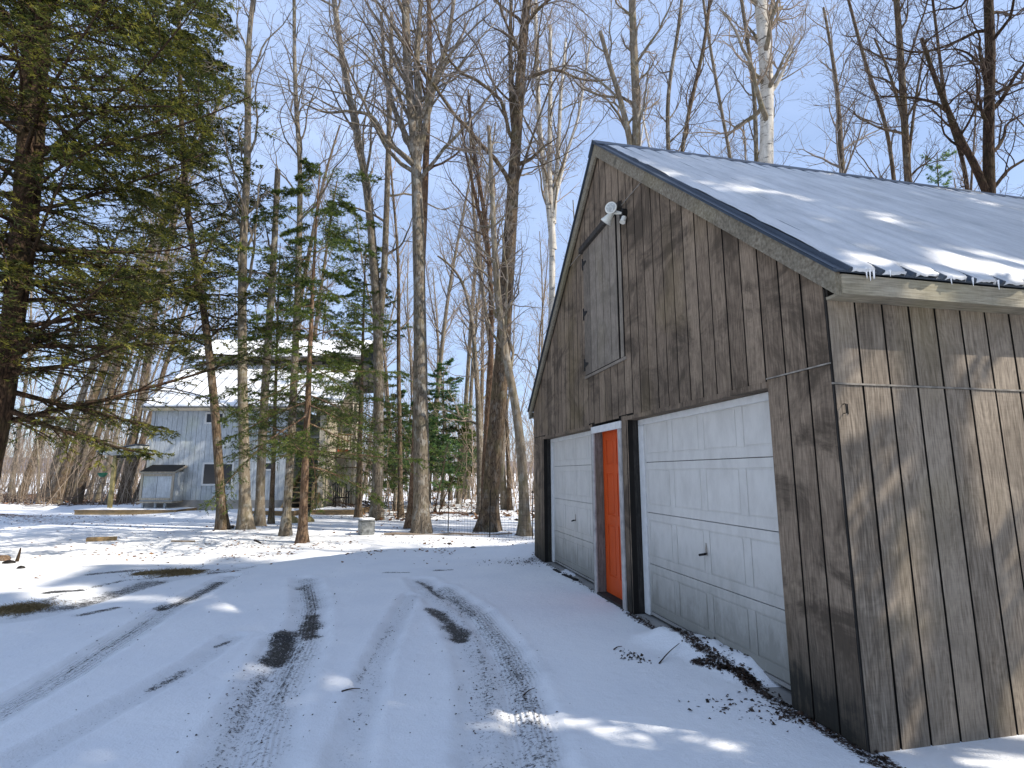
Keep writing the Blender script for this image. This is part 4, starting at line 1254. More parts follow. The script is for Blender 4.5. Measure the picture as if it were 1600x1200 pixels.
def needles_on(P, m, L, W, rng, flat=False, spread=0.9, droop=0.0, tone=None, per=2):
    """triangles along polylines P[B,n,3]"""
    B, n, _ = P.shape
    t = rng.uniform(0.05, 1.0, (B, m)); f = t * (n - 1); i = np.clip(f.astype(int), 0, n - 2); w = (f - i)[..., None]
    b = np.arange(B)[:, None]
    O = P[b, i] * (1 - w) + P[b, i + 1] * w
    T = P[b, i + 1] - P[b, i]; T /= np.linalg.norm(T, axis=2, keepdims=True) + 1e-9
    up_ = np.array([0, 0, 1.0]); s1 = np.cross(T, up_); s1 /= np.linalg.norm(s1, axis=2, keepdims=True) + 1e-9
    s2 = np.cross(s1, T)
    if flat:
        a = np.where(rng.uniform(0, 1, (B, m)) < 0.5, 0, np.pi) + rng.normal(0, 0.45, (B, m))
    else:
        a = rng.uniform(0, 2 * np.pi, (B, m))
    side_ = s1 * np.cos(a)[..., None] + s2 * np.sin(a)[..., None]
    D = T * (1.0 - spread * 0.35) + side_ * spread; D[..., 2] -= droop
    D /= np.linalg.norm(D, axis=2, keepdims=True)
    Wd = np.cross(D, s2 if flat else side_); Wd2 = np.cross(D, rng.normal(0, 1, (B, m, 3)))
    Wd = Wd2 if not flat else np.cross(D, s2 + 0.4 * rng.normal(0, 1, (B, m, 3)))
    Wd /= np.linalg.norm(Wd, axis=2, keepdims=True) + 1e-9
    Ls = L * rng.uniform(0.6, 1.3, (B, m)); Ws = W * rng.uniform(0.7, 1.3, (B, m))
    if tone is None: tn = np.clip(rng.uniform(0, 1, (B, 1)) * 0.7 + rng.uniform(0, 0.3, (B, m)) , 0, 1)
    else: tn = np.clip(tone[:, None] + rng.uniform(-0.15, 0.15, (B, m)), 0, 1)
    r = lambda q: q.reshape(-1, 3)
    return r(O), r(D), r(Wd), Ls.ravel(), Ws.ravel(), tn.ravel()


def conifer(name, label, P, R, bark, needle, rng, nb=80, t0=0.2, blen=2.2, ang=1.45, droop=-0.03, lat=16, m=14, L=0.055, W=0.014, flat=True, up_tip=0.02, group=None, taper=1.0, cone=None, latlen=0.34, sub=0, sublat=5, seed=0, kr=10, twig=None, bare_t=0.12, per_az=None):
    base = P[0].copy(); root = thing(name, label, 'tree', tuple(base), group=group)
    V, F = rough_trunk(P - base, R, kr, rng, 0.07, seed)
    link('trunk', mesh_np('trunk', V, F, bark, True), root)
    cf = cone or (lambda t: (1.02 - t) ** 0.8)
    l1, r1 = grow((P - base)[None], R[None], nb, t0, 0.995, lambda t, L_: blen * cf(t), ang, 11, 0.05, droop, 0.30, rng, 0.2, 0.004, jit=0.4)
    if per_az is not None:   # drop some branches
        pass
    # branches sag then lift their tips
    s = np.linspace(0, 1, 11)[None, :, None]
    Lb = np.linalg.norm(l1[:, -1] - l1[:, 0], axis=1)[:, None, None]
    l1 = l1 + np.concatenate([np.zeros_like(s), np.zeros_like(s), (s ** 3) * up_tip * 6], 2) * Lb
    l2, r2 = grow(l1, r1, lat, bare_t, 1.0, lambda t, L_: L_ * latlen * (1.15 - 0.75 * t), 0.85, 5, 0.06, -0.05, 0.5, rng, 0.4, 0.002, flat=0.35)
    gro = [(l1, r1, 5), (l2, r2, 3)]
    nd = [needles_on(l2, m, L, W, rng, flat, droop=0.12), needles_on(l1[:, 4:], m * 2, L, W, rng, flat, droop=0.1)]
    if sub:
        l3, r3 = grow(l2, r2, sublat, 0.15, 0.95, lambda t, L_: L_ * 0.5 * (1.1 - 0.6 * t), 0.8, 3, 0.08, -0.08, 0.6, rng, 0.4, 0.0016, flat=0.3)
        gro.append((l3, r3, 3)); nd.append(needles_on(l3, sub, L, W, rng, flat, droop=0.15))
    V, F = tubes(gro); tag(link('branches', mesh_np('branches', V, F, twig or bark, True), root), kind='stuff')
    A = [np.concatenate([q[k] for q in nd]) for k in range(6)]
    tag(link('needles', tris_mesh('needles', A[0], A[1], A[2], A[3], A[4], A[5], needle), root), kind='stuff')
    return root


def copy_tree(o, parent=None):
    c = o.copy(); COL.objects.link(c)
    if parent is not None: c.parent = parent
    for q in list(o.children): copy_tree(q, c)
    return c


def rng_(s): return np.random.default_rng(s)


def pw(w, v): return w * 0.5 * v / FPX * 1.0

#@TREES
# ------------------------------------------------------------------ trees near the drive
# big hemlock whose boughs fill the left of the view (two stems)
v0 = 9.6
P1 = [(-60, 850), (-18, 735), (0, 640), (14, 560), (24, 480), (30, 380), (40, 250), (46, 120), (50, 0)]
P2 = [(22, 490), (38, 430), (50, 360), (58, 250), (66, 120), (72, 0)]
P, R = trunk_from_px(P1, v0, 18.0, 0.20, 0.07, 30, rng=rng_(1))
root = conifer('hemlock_tree', 'huge dark two-stemmed hemlock at the left edge with long sagging boughs', P, R, M['bark_dark'], M['needle_hem'], rng_(11), nb=150, t0=0.13, blen=3.9, ang=1.5, droop=-0.02, lat=20, m=15, L=0.075, W=0.023, flat=True, up_tip=0.025, cone=lambda t: (1.05 - 0.55 * t), latlen=0.32, sub=17, sublat=7, kr=14, twig=M['bark_dark'])
Pb, Rb = trunk_from_px(P2, v0 + 0.3, 17.0, 0.14, 0.06, 24, rng=rng_(2))
Pb[0] = P[10] if False else Pb[0]
V, F = rough_trunk(Pb - P[0], Rb / (1 + 0.55 * np.exp(-(Pb[:, 2] - Pb[0, 2]) / 0.28)), 12, rng_(3), 0.08, 3)
link('second_stem', mesh_np('second_stem', V, F, M['bark_dark'], True), root)

# second hemlock in front of the house
P, R = trunk_from_px([(348, 828), (343, 740), (336, 640), (328, 560), (314, 450), (299, 380), (285, 250), (280, 66)], 15.2, 19, 0.125, 0.04, 30, rng=rng_(4))
conifer('hemlock_tree', 'leaning hemlock with mossy trunk, leftmost of the trunk row before the house', P, R, M['bark_brown'], M['needle_hem'], rng_(12), nb=105, t0=0.25, blen=2.5, ang=1.5, droop=-0.02, lat=16, m=12, L=0.085, W=0.030, flat=True, cone=lambda t: (1.1 - 0.6 * t), latlen=0.34, sub=12, sublat=6, kr=12, twig=M['bark_dark'])

# straight bare trunks of the row
def px_tree(name, label, path, v, toph, wb, wt, bark, twig, s, **kw):
    P, R = trunk_from_px(path, v, toph, pw(wb, v), pw(wt, v), 30, rng=rng_(s))
    return bare_tree(name, label, P, R, bark, twig, rng_(s + 50), seed=s, **kw)

px_tree('bare_tree', 'slim straight grey-barked bare tree, second of the trunk row before the house', [(384, 828), (381, 700), (378, 560), (379, 400), (387, 250), (388, 66)], 15.2, 20, 17, 6, M['bark_smooth'], M['twig'], 21, limbs=26, t0=0.32, limb_len=2.6, up=0.10, ang=0.6, dens=0.8)
P, R = trunk_from_px([(405, 822), (409, 700), (417, 560), (428, 400), (434, 265)], 16.3, 6.0, pw(14, 16.3), pw(9, 16.3), 26, rng=rng_(23))
i0 = np.argmax(P[:, 2] > hd(434, 265, 16.3)[2]) or len(P) - 1
P, R = P[:i0 + 1], R[:i0 + 1]
bare_tree('snag', 'slim broken-topped trunk standing between two taller bare trees before the house', P, R, M['bark_smooth'], M['twig_dark'], rng_(73), limbs=5, t0=0.55, limb_len=1.4, up=0.06, seed=3, dens=0.6)
px_tree('bare_tree', 'slim bare tree crossing the spruce boughs, just left of the spruce trunk', [(446, 838), (455, 700), (461, 560), (467, 400), (470, 250), (463, 180), (459, 66)], 13.7, 18, 13, 4, M['bark_grey'], M['twig'], 25, limbs=26, t0=0.42, limb_len=2.4, up=0.09, ang=0.65, dens=0.8)

# spruce with drooping boughs
P, R = trunk_from_px([(472, 848), (478, 700), (484, 560), (490, 420), (497, 300), (500, 258)], 12.4, 6.9, pw(13, 12.4), 0.012, 28, rng=rng_(27))
conifer('spruce_tree', 'green spruce with ragged drooping boughs in front of the house roof', P, R, M['bark_red'], M['needle_spr'], rng_(77), nb=58, t0=0.18, blen=2.8, ang=1.6, droop=-0.05, lat=18, m=42, L=0.055, W=0.0135, flat=False, up_tip=0.02, cone=lambda t: np.where(t < 0.2, 0.75, (1.08 - 0.70 * t) * 0.95), latlen=0.30, sub=17, sublat=5, kr=10)
# second small spruce behind and to its left
P, R = trunk_from_px([(424, 812), (428, 700), (432, 560), (436, 420), (438, 380)], 16.9, 6.6, pw(8, 16.9), 0.012, 28, rng=rng_(28))
conifer('spruce_tree', 'thinner dark spruce behind the broken-topped trunk', P, R, M['bark_brown'], M['needle_spr'], rng_(78), nb=36, t0=0.33, blen=1.7, ang=1.6, droop=-0.03, lat=14, m=30, L=0.06, W=0.018, flat=False, cone=lambda t: np.where(t < 0.3, 0.8, (1.1 - 0.8 * t)), latlen=0.32, sub=9, sublat=4, kr=8)
# green conifer right of the house (boughs across x 540-640)
P, R = trunk_from_px([(560, 806), (562, 700), (566, 560), (570, 430), (572, 380)], 19.5, 8.4, pw(10, 19.5), 0.015, 28, rng=rng_(29))
conifer('spruce_tree', 'bright green spruce rising beside the right end of the house', P, R, M['bark_brown'], M['needle_spr'], rng_(79), nb=60, t0=0.16, blen=3.1, ang=1.55, droop=-0.03, lat=14, m=30, L=0.07, W=0.02, flat=False, cone=lambda t: (1.08 - 0.85 * t), latlen=0.32, sub=10, sublat=5, kr=8)

# trunk right of the house, forking high up
P, R = trunk_from_px([(588, 812), (591, 700), (592, 600), (590, 480), (583, 400), (577, 320), (566, 250), (548, 160), (530, 66)], 18.5, 22, pw(17, 18.5), pw(8, 18.5), 30, rng=rng_(31))
f2 = [hd(591, 520, 18.5), hd(600, 440, 18.5), hd(604, 330, 18.4), hd(607, 220, 18.2), hd(611, 120, 18.0), hd(612, 20, 17.8)]
bare_tree('bare_tree', 'forked bare tree with grey trunk beside the metal bin', P, R, M['bark_grey'], M['twig'], rng_(81), limbs=22, t0=0.45, limb_len=3.6, up=0.05, forks=[(f2, pw(12, 18.5), pw(6, 18.5))], ang=0.7, dens=0.9, seed=4)

# the tall double maple in the middle
v = 14.4
P, R = trunk_from_px([(659, 835), (658, 700), (657, 560), (654, 400), (652, 300), (650, 230), (640, 150), (634, 66)], v, 22, pw(25, v), pw(8, v), 32, rng=rng_(33))
fk = [([hd(653, 250, v), hd(664, 200, v), hd(676, 140, v - .2), (hd(700, 66, v - .4)), hd(715, -40, v - .6)], pw(12, v), pw(5, v)),
      ([hd(653, 262, v), hd(640, 225, v), hd(615, 170, v + .2), hd(600, 110, v + .4), hd(596, 20, v + .6)], pw(11, v), pw(5, v)),
      ([hd(652, 245, v), hd(655, 170, v), hd(650, 100, v), hd(658, 0, v)], pw(15, v), pw(7, v)),
      ([hd(651, 262, v), hd(628, 240, v - .3), hd(604, 222, v - .6), hd(584, 180, v - .9), hd(548, 172, v - 1.2), hd(510, 178, v - 1.4), hd(470, 160, v - 1.6)], pw(9, v), pw(2, v))]
bare_tree('maple_tree', 'tall bare maple in mid view whose limbs fan out from one swollen fork', P, R, M['bark_grey'], M['twig'], rng_(83), limbs=26, t0=0.43, limb_len=4.2, up=0.035, forks=fk, ang=0.75, dens=1.0, seed=5, kr=16)
P, R = trunk_from_px([(644, 806), (648, 740), (652, 660), (655, 560), (658, 430), (664, 300), (668, 180), (672, 66)], 15.6, 21, pw(16, 15.6), pw(6, 15.6), 32, rng=rng_(35))
bare_tree('maple_tree', 'shaggy reddish-barked maple standing hard behind the tall maple in mid view', P, R, M['bark_red'], M['twig'], rng_(85), limbs=16, t0=0.5, limb_len=3.4, up=0.05, seed=6, kr=14, amp=0.14)

# leaning thick tree right of middle
v = 14.9
P, R = trunk_from_px([(762, 832), (767, 760), (775, 680), (784, 580), (790, 470), (797, 370), (803, 270), (808, 190), (814, 110), (820, 30)], v, 22, pw(28, v), pw(9, v), 34, rng=rng_(37))
fk = [([hd(806, 235, v), hd(799, 160, v), hd(797, 66, v), hd(800, -40, v)], pw(10, v), pw(5, v)),
      ([hd(800, 310, v), hd(840, 190, v - .3), hd(862, 130, v - .5), hd(900, 80, v - .8)], pw(5, v), pw(2, v))]
bare_tree('maple_tree', 'thick dark-barked tree leaning right in front of the wire fence', P, R, M['bark_brown'], M['twig'], rng_(87), limbs=24, t0=0.42, limb_len=4.0, up=0.03, forks=fk, ang=0.8, seed=7, kr=16, amp=0.13)
v = 15.6
P, R = trunk_from_px([(757, 822), (757, 740), (762, 640), (768, 540), (767, 440), (758, 340), (748, 280), (738, 220), (732, 150)], v, 12, pw(11, v), pw(5, v), 30, rng=rng_(39))
fk = [([hd(764, 400, v), hd(748, 330, v), hd(730, 250, v), hd(718, 180, v)], pw(7, v), pw(3, v))]
bare_tree('bare_tree', 'slimmer bare trunk hugging the left side of the thick leaning tree', P, R, M['bark_red'], M['twig'], rng_(89), limbs=20, t0=0.5, limb_len=2.4, up=0.04, forks=fk, ang=0.8, seed=8)
v = 20.5
P, R = trunk_from_px([(752, 800), (750, 700), (746, 600), (738, 500), (724, 440), (700, 408), (684, 400)], v, 5, pw(13, v), pw(3, v), 30, rng=rng_(41))
bare_tree('bare_tree', 'thin bowed tree arching over to the left between the two big maples', P, R, M['bark_grey'], M['twig_pale'], rng_(91), limbs=16, t0=0.3, limb_len=2.4, up=0.07, seed=9)

# trunk beside the far corner of the garage
v = 13.8
P, R = trunk_from_px([(820, 839), (818, 760), (813, 690), (804, 620), (796, 585), (788, 540), (778, 470), (772, 380)], v, 11, pw(17, v), pw(6, v), 30, rng=rng_(43))
bare_tree('bare_tree', 'crooked lichen-spotted tree just left of the far garage corner', P, R, M['bark_smooth'], M['twig'], rng_(93), limbs=20, t0=0.35, limb_len=2.6, up=0.05, seed=10, ang=0.9)
# pale many-stemmed trees rising behind the garage gable
v = 17.0
P, R = trunk_from_px([(850, 800), (858, 650), (862, 500), (864, 380), (853, 290), (842, 200), (838, 66)], v, 20, pw(13, v), pw(6, v), 30, rng=rng_(45))
fk = [([hd(864, 390, v), hd(858, 250, v), hd(860, 150, v), hd(860, 40, v)], pw(11, v), pw(5, v)),
      ([hd(864, 350, v), hd(872, 240, v), hd(876, 150, v), hd(884, 60, v)], pw(9, v), pw(4, v)),
      ([hd(863, 330, v), hd(885, 240, v), hd(905, 180, v), hd(922, 66, v)], pw(6, v), pw(3, v))]
bare_tree('birch_tree', 'pale many-stemmed birch rising behind the left slope of the garage gable', P, R, M['bark_birch'], M['twig_pale'], rng_(95), limbs=20, t0=0.45, limb_len=2.6, up=0.11, forks=fk, ang=0.6, seed=11)

# trees over the garage roof
def over(name, label, path, v, wb, wt, bark, twig, s, forks=None, toph=19, **kw):
    # extend the stem straight down to the ground behind the garage
    a, b = hd(*path[0], v), hd(*path[1], v)
    P, R = None, None
    pts = [hd(x, y, v) for x, y in path]
    g = pts[0].copy(); g[2] = hz(g[0], g[1]) - 0.05
    g[:2] -= (pts[1][:2] - pts[0][:2]) * 0.5
    pts = [g] + pts
    d = pts[-1] - pts[-2]; d /= np.linalg.norm(d); d = d * .6 + np.array([0, 0, .4])
    while pts[-1][2] < toph: pts.append(pts[-1] + d * 1.2)
    P = smooth_path(pts, 30); t = np.linspace(0, 1, 30)
    R = pw(wb, v) * 1.15 + (pw(wt, v) - pw(wb, v) * 1.15) * t
    R = R * (1 + 0.5 * np.exp(-(P[:, 2] - P[0, 2]) / 0.3))
    return bare_tree(name, label, P, R, bark, twig, rng_(s), forks=forks, seed=s % 20, **kw)

v = 14.0
over('maple_tree', 'mossy maple forking into two stems just behind the garage ridge end', [(992, 300), (994, 235), (996, 180), (992, 120), (990, 66)], v, 17, 10, M['bark_smooth'], M['twig_pale'], 101,
     forks=[([hd(992, 300, v), hd(984, 215, v), hd(968, 150, v), hd(955, 110, v), hd(938, 50, v)], pw(12, v), pw(7, v)), ([hd(972, 160, v), hd(948, 135, v), hd(920, 115, v), hd(880, 105, v)], pw(4, v), pw(2, v))], limbs=18, t0=0.5, limb_len=2.6, up=0.07)
over('bare_tree', 'thin wiggly bare tree behind the roof, right of the forked mossy maple', [(1046, 320), (1045, 235), (1041, 170), (1046, 120), (1058, 66)], 15, 8, 5, M['bark_grey'], M['twig_dark'], 103, limbs=16, t0=0.45, limb_len=2.4, up=0.08)
over('bare_tree', 'thin right-leaning bare tree behind the roof, third from the ridge end', [(1058, 320), (1064, 240), (1078, 165), (1092, 110), (1102, 66)], 16, 9, 5, M['bark_brown'], M['twig_dark'], 105, limbs=16, t0=0.45, limb_len=2.4, up=0.08)
over('bare_tree', 'slim bare tree behind the roof leaning towards the thick white birch from the left', [(1150, 330), (1143, 250), (1128, 180), (1118, 120), (1108, 66)], 17, 7, 4, M['bark_smooth'], M['twig'], 107, limbs=16, t0=0.4, limb_len=2.2, up=0.09)
v = 12.5
over('birch_tree', 'thick white-barked birch with dark scars behind the garage roof', [(1195, 330), (1197, 262), (1200, 160), (1198, 110), (1194, 66)], v, 23, 17, M['bark_birch'], M['twig_pale'], 109,
     forks=[([hd(1204, 145, v), hd(1215, 130, v), hd(1228, 100, v), hd(1242, 60, v)], pw(7, v), pw(3, v))], limbs=22, t0=0.5, limb_len=2.8, up=0.09)
over('bare_tree', 'slim bare stem hard against the left side of the thick white birch', [(1183, 330), (1182, 262), (1180, 160), (1176, 110), (1168, 66)], 13.6, 8, 5, M['bark_grey'], M['twig'], 111, limbs=16, t0=0.45, limb_len=2.2, up=0.09)
v = 13.5
over('bare_tree', 'straight dark bare tree with upswept branches right of middle over the roof', [(1424, 350), (1418, 280), (1413, 180), (1409, 120), (1406, 66)], v, 12, 8, M['bark_brown'], M['twig_dark'], 113,
     forks=[([hd(1415, 200, v), hd(1395, 130, v), hd(1380, 90, v), hd(1366, 60, v)], pw(6, v), pw(3, v)), ([hd(1420, 240, v), hd(1430, 160, v), hd(1440, 100, v), hd(1448, 60, v)], pw(5, v), pw(3, v))], limbs=20, t0=0.45, limb_len=2.6, up=0.08)
v = 12.0
over('maple_tree', 'dark crooked maple at the right edge, its thick limb bending left over the roof', [(1548, 370), (1545, 300), (1544, 230), (1546, 160), (1548, 66)], v, 18, 11, M['bark_dark'], M['twig_dark'], 115,
     forks=[([hd(1545, 310, v), hd(1525, 262, v), hd(1500, 215, v), hd(1482, 175, v), hd(1460, 120, v), hd(1440, 60, v)], pw(12, v), pw(6, v)),
            ([hd(1484, 178, v), hd(1462, 160, v), hd(1425, 152, v), hd(1370, 150, v)], pw(6, v), pw(2, v)),
            ([hd(1548, 175, v), hd(1566, 155, v), hd(1585, 120, v), hd(1612, 85, v)], pw(8, v), pw(4, v)),
            ([hd(1548, 300, v), hd(1575, 265, v), hd(1600, 250, v), hd(1640, 230, v)], pw(6, v), pw(3, v))], limbs=20, t0=0.45, limb_len=2.8, up=0.05, ang=0.9)
over('bare_tree', 'thin dark bare tree immediately left of the crooked maple over the roof', [(1404, 350), (1397, 285), (1388, 200), (1370, 150), (1352, 100)], 16, 8, 4, M['bark_brown'], M['twig_dark'], 117, limbs=16, t0=0.4, limb_len=2.4, up=0.08)
over('bare_tree', 'dark slim bare tree rising beyond the thick limb at the right edge', [(1515, 360), (1512, 290), (1505, 240), (1480, 190), (1471, 110)], 18, 8, 4, M['bark_dark'], M['twig_dark'], 119, limbs=16, t0=0.4, limb_len=2.6, up=0.08)
# small pine showing over the ridge
P0 = hd(1468, 330, 19.0); P0[2] = 0.0
pts = [P0, hd(1466, 300, 19.0), hd(1464, 238, 19.0)]
P = smooth_path(pts, 24); R = np.linspace(0.10, 0.015, 24)
conifer('pine_tree', 'small green pine top peeping over the right part of the garage ridge', P, R, M['bark_brown'], M['needle_blue'], rng_(131), nb=46, t0=0.4, blen=1.3, ang=1.2, droop=0.02, lat=10, m=18, L=0.10, W=0.02, flat=False, cone=lambda t: (1.1 - 0.7 * t), latlen=0.3, sub=0, kr=8)

# young hemlocks behind the big maples
for k, (px, py, top_y, v, bl, lab, s) in enumerate(((618, 784, 612, 23.0, 1.9, 'young blue-green fir left of the tall maples in the back yard', 141),
                                              (692, 778, 566, 26.0, 2.4, 'broad blue-green fir between the tall maples and the leaning tree', 143),
                                              (716, 775, 640, 28.0, 2.2, 'yellow-green young hemlock with low sweeping boughs behind the wire fence', 145),
                                              (660, 778, 600, 24.5, 2.0, 'young fir hidden partly by the tall double maple', 147))):
    P, R = trunk_from_px([(px, py), (px + 1, (py + top_y) / 2), (px + 1, top_y)], v, 1.0, 0.09, 0.012, 24, rng=rng_(s))
    conifer('fir_tree', lab, P, R, M['bark_grey'], M['needle_blue'] if k != 2 else M['needle_spr'], rng_(s + 1), nb=46, t0=0.22, blen=bl, ang=1.5, droop=-0.01, lat=13, m=12, L=0.11, W=0.036, flat=True, cone=lambda t: (1.08 - 0.9 * t), latlen=0.36, sub=10, sublat=4, kr=8)

# ------------------------------------------------------------------ trees off to the right that shade the roof
for (x, y, h, s, bl, nb, t0_, lab) in ((3.6, -3.4, 10.8, 149, 1.6, 130, 0.08, 'small dense hemlock beside the garage side wall, outside the view'),
                              (3.5, -4.5, 9.2, 147, 1.6, 80, 0.12, 'bushy low hemlock nearest the camera side of the garage, outside the view'),
                              (9.5, -4.3, 19.0, 145, 1.4, 70, 0.65, 'slim very tall hemlock standing off the side wall, outside the view'),
                              (6.0, -3.95, 16.0, 146, 1.25, 90, 0.61, 'slim high-crowned hemlock beside the garage side wall, outside the view'),
                              (7.4, -3.9, 17.5, 150, 1.35, 60, 0.73, 'high-crowned hemlock beside the garage side wall, outside the view'),
                              (11.4, -3.3, 20, 151, 2.4, 110, 0.32, 'tall hemlock beyond the near end of the garage, outside the view'),
                              (12.9, -3.3, 20.5, 148, 3.2, 100, 0.42, 'very tall slim hemlock off the garage end, outside the view'),
                              (15.0, -2.6, 19, 152, 3.4, 70, 0.35, 'taller hemlock farther beyond the near end of the garage, outside the view'),
                              (15.5, 1.5, 16, 153, 3.4, 60, 0.35, 'broad hemlock off the garage end, outside the view')):
    pts = [np.array([x, y, 0]), np.array([x + .2, y + .1, h * .5]), np.array([x, y, h])]
    P = smooth_path(pts, 26); R = np.linspace(0.22, 0.03, 26)
    conifer('hemlock_tree', lab, P, R, M['bark_dark'], M['needle_hem'], rng_(s), nb=nb, t0=t0_, blen=bl, ang=1.5, droop=-0.01, lat=14, m=20, L=0.20, W=0.065, flat=True, cone=lambda t: (1.1 - 0.8 * t), latlen=0.38, sub=0, kr=8)
for (x, y, h, s, lab) in ((11.0, 0.5, 17, 155, 'bare tree nearest the garage end, outside the view'), (15.5, -6.0, 18, 157, 'bare tree south of the garage, outside the view'), (13.5, 3.5, 17, 159, 'tall bare tree just off the garage end wall, outside the view'), (17.0, 6.0, 18, 161, 'tall bare tree north-east of the garage, outside the view')):
    P = smooth_path([np.array([x, y, 0]), np.array([x + .3, y, h * .5]), np.array([x, y + .2, h])], 26)
    bare_tree('bare_tree', lab, P, np.linspace(0.24, 0.06, 26), M['bark_grey'], M['twig'], rng_(s), limbs=28, t0=0.3, limb_len=4.2, up=0.06, dens=1.2)

# ------------------------------------------------------------------ woods behind: individual slender trees
def proto(s, h, r, bark, twig, limbs, ll, up, t0=0.35):
    rg = rng_(s)
    pts = [np.array([0, 0, -0.1])]; d = np.array([0, 0, 1.0])
    for k in range(10):
        d = d + rg.normal(0, 0.045, 3); d[2] = 1; d /= np.linalg.norm(d); pts.append(pts[-1] + d * h / 10)
    P = smooth_path(pts, 16); R = np.linspace(r, r * 0.25, 16) * (1 + 0.5 * np.exp(-(P[:, 2]) / 0.3))
    V, F = rough_trunk(P, R, 7, rg, 0.08, s)
    mt = mesh_np('trunk', V, F, bark, True)
    l1, r1 = grow(P[None], R[None], limbs, t0, 0.98, lambda t, L: ll * (1.15 - 0.7 * t), 0.65, 7, 0.12, up, 0.45, rg, 0.25, 0.010)
    l2, r2 = grow(l1, r1, 6, 0.15, 0.98, lambda t, L: L * 0.5 * (1.1 - 0.6 * t), 0.7, 5, 0.14, up, 0.6, rg, 0.3, 0.006)
    l3, r3 = grow(l2, r2, 4, 0.15, 1.0, lambda t, L: L * 0.55, 0.65, 3, 0.12, up * .7, 0.7, rg, 0.5, 0.0042)
    V, F = tubes([(l1, r1, 4), (l2, r2, 3), (l3, r3, 3)])
    return mt, mesh_np('branches', V, F, twig, True)

protos = [proto(201, 18, 0.12, M['bark_grey'], M['twig'], 20, 3.0, 0.09), proto(202, 20, 0.16, M['bark_smooth'], M['twig'], 20, 3.6, 0.07, 0.4),
          proto(203, 14, 0.08, M['bark_brown'], M['twig_pale'], 18, 2.2, 0.09), proto(204, 21, 0.19, M['bark_brown'], M['twig'], 22, 3.8, 0.06, 0.42),
          proto(205, 9, 0.045, M['bark_smooth'], M['twig_pale'], 16, 1.6, 0.11, 0.3), proto(206, 17, 0.11, M['bark_birch'], M['twig_pale'], 18, 2.6, 0.09)]
LABS = ['slender grey-barked bare tree in the woods behind the yard', 'tall smooth-barked bare tree in the woods behind the yard', 'thin brown bare tree in the woods behind the yard',
        'big brown-barked bare tree in the woods behind the yard', 'wispy pale sapling in the woods behind the yard', 'slim white birch in the woods behind the yard']
rg = rng_(300)
def place(k, u, v, sc, lean=0.0, leanaz=0.0, lab=None, grp=None):
    g = fr(u, v, 0); g[2] = hz(g[0], g[1])
    px = 800 + FPX * u / v; dd = 'near' if v < 30 else ('middle' if v < 45 else 'far')
    reg = 'left of the house' if px < 235 else 'beyond the house' if px < 560 else 'around the tall double maple' if px < 740 else 'left of the garage gable' if px < 860 else 'over the ridge end of the roof' if px < 1110 else 'near the white birch over the roof' if px < 1330 else 'over the right end of the roof'
    lab = lab or LABS[k].replace('in the woods behind the yard', 'in %s woods %s' % (dd, reg))
    t = thing('bare_tree' if k != 5 else 'birch_tree', lab, 'tree', tuple(g), rg.uniform(0, 6.28), group=grp or lab)
    t.rotation_euler = (lean * math.cos(leanaz) + rg.normal(0, .03), lean * math.sin(leanaz) + rg.normal(0, .03), rg.uniform(0, 6.28))
    t.scale = (sc, sc, sc * rg.uniform(.9, 1.1))
    link('trunk', protos[k][0], t); tag(link('branches', protos[k][1], t), kind='stuff')
    return t

# between the maples and behind the garage
cnt = 0
while cnt < 112:
    v = rg.uniform(19, 62); px = rg.uniform(-80, 1640)
    u = (px - 800) / FPX * v
    if -17.5 < u < -4.5 and 16 < v < 31: continue          # house
    w = fr(u, v, 0)
    if -1 < w[0] < 12 and w[1] < 9: continue
    if v < 26 and rg.uniform() < 0.6: continue
    if px < 235 and v < 27: continue
    if px > 860 and rg.uniform() < 0.12: continue
    place(rg.choice([0, 1, 2, 2, 3, 4, 4, 5 if px > 800 else 0]), u, v, rg.uniform(0.8, 1.25)); cnt += 1
# sunlit leaning clump left of the house
ORD = ['first', 'second', 'third', 'fourth', 'fifth', 'sixth', 'seventh', 'eighth', 'ninth', 'tenth', 'eleventh', 'twelfth', 'thirteenth', 'last']
for k, (px, w_) in enumerate(((46, 0.9), (52, .8), (78, 1.0), (90, 1.1), (100, 1.2), (108, 1.1), (116, 1.3), (126, .8), (134, .9), (150, 1.0), (165, .8), (180, .8), (205, .9), (222, .8))):
    v = rg.uniform(27, 34)
    place([3, 0, 1, 0][k % 4], (px - 800) / FPX * v, v, w_ * 0.95, 0.0, 0, ORD[k] + ' of the leaning sunlit trunks left of the house, counted from the left', 'leaning clump of sunlit trunks left of the house').rotation_euler = (0.03, 0.14 + rg.normal(0, .03), 0.0)

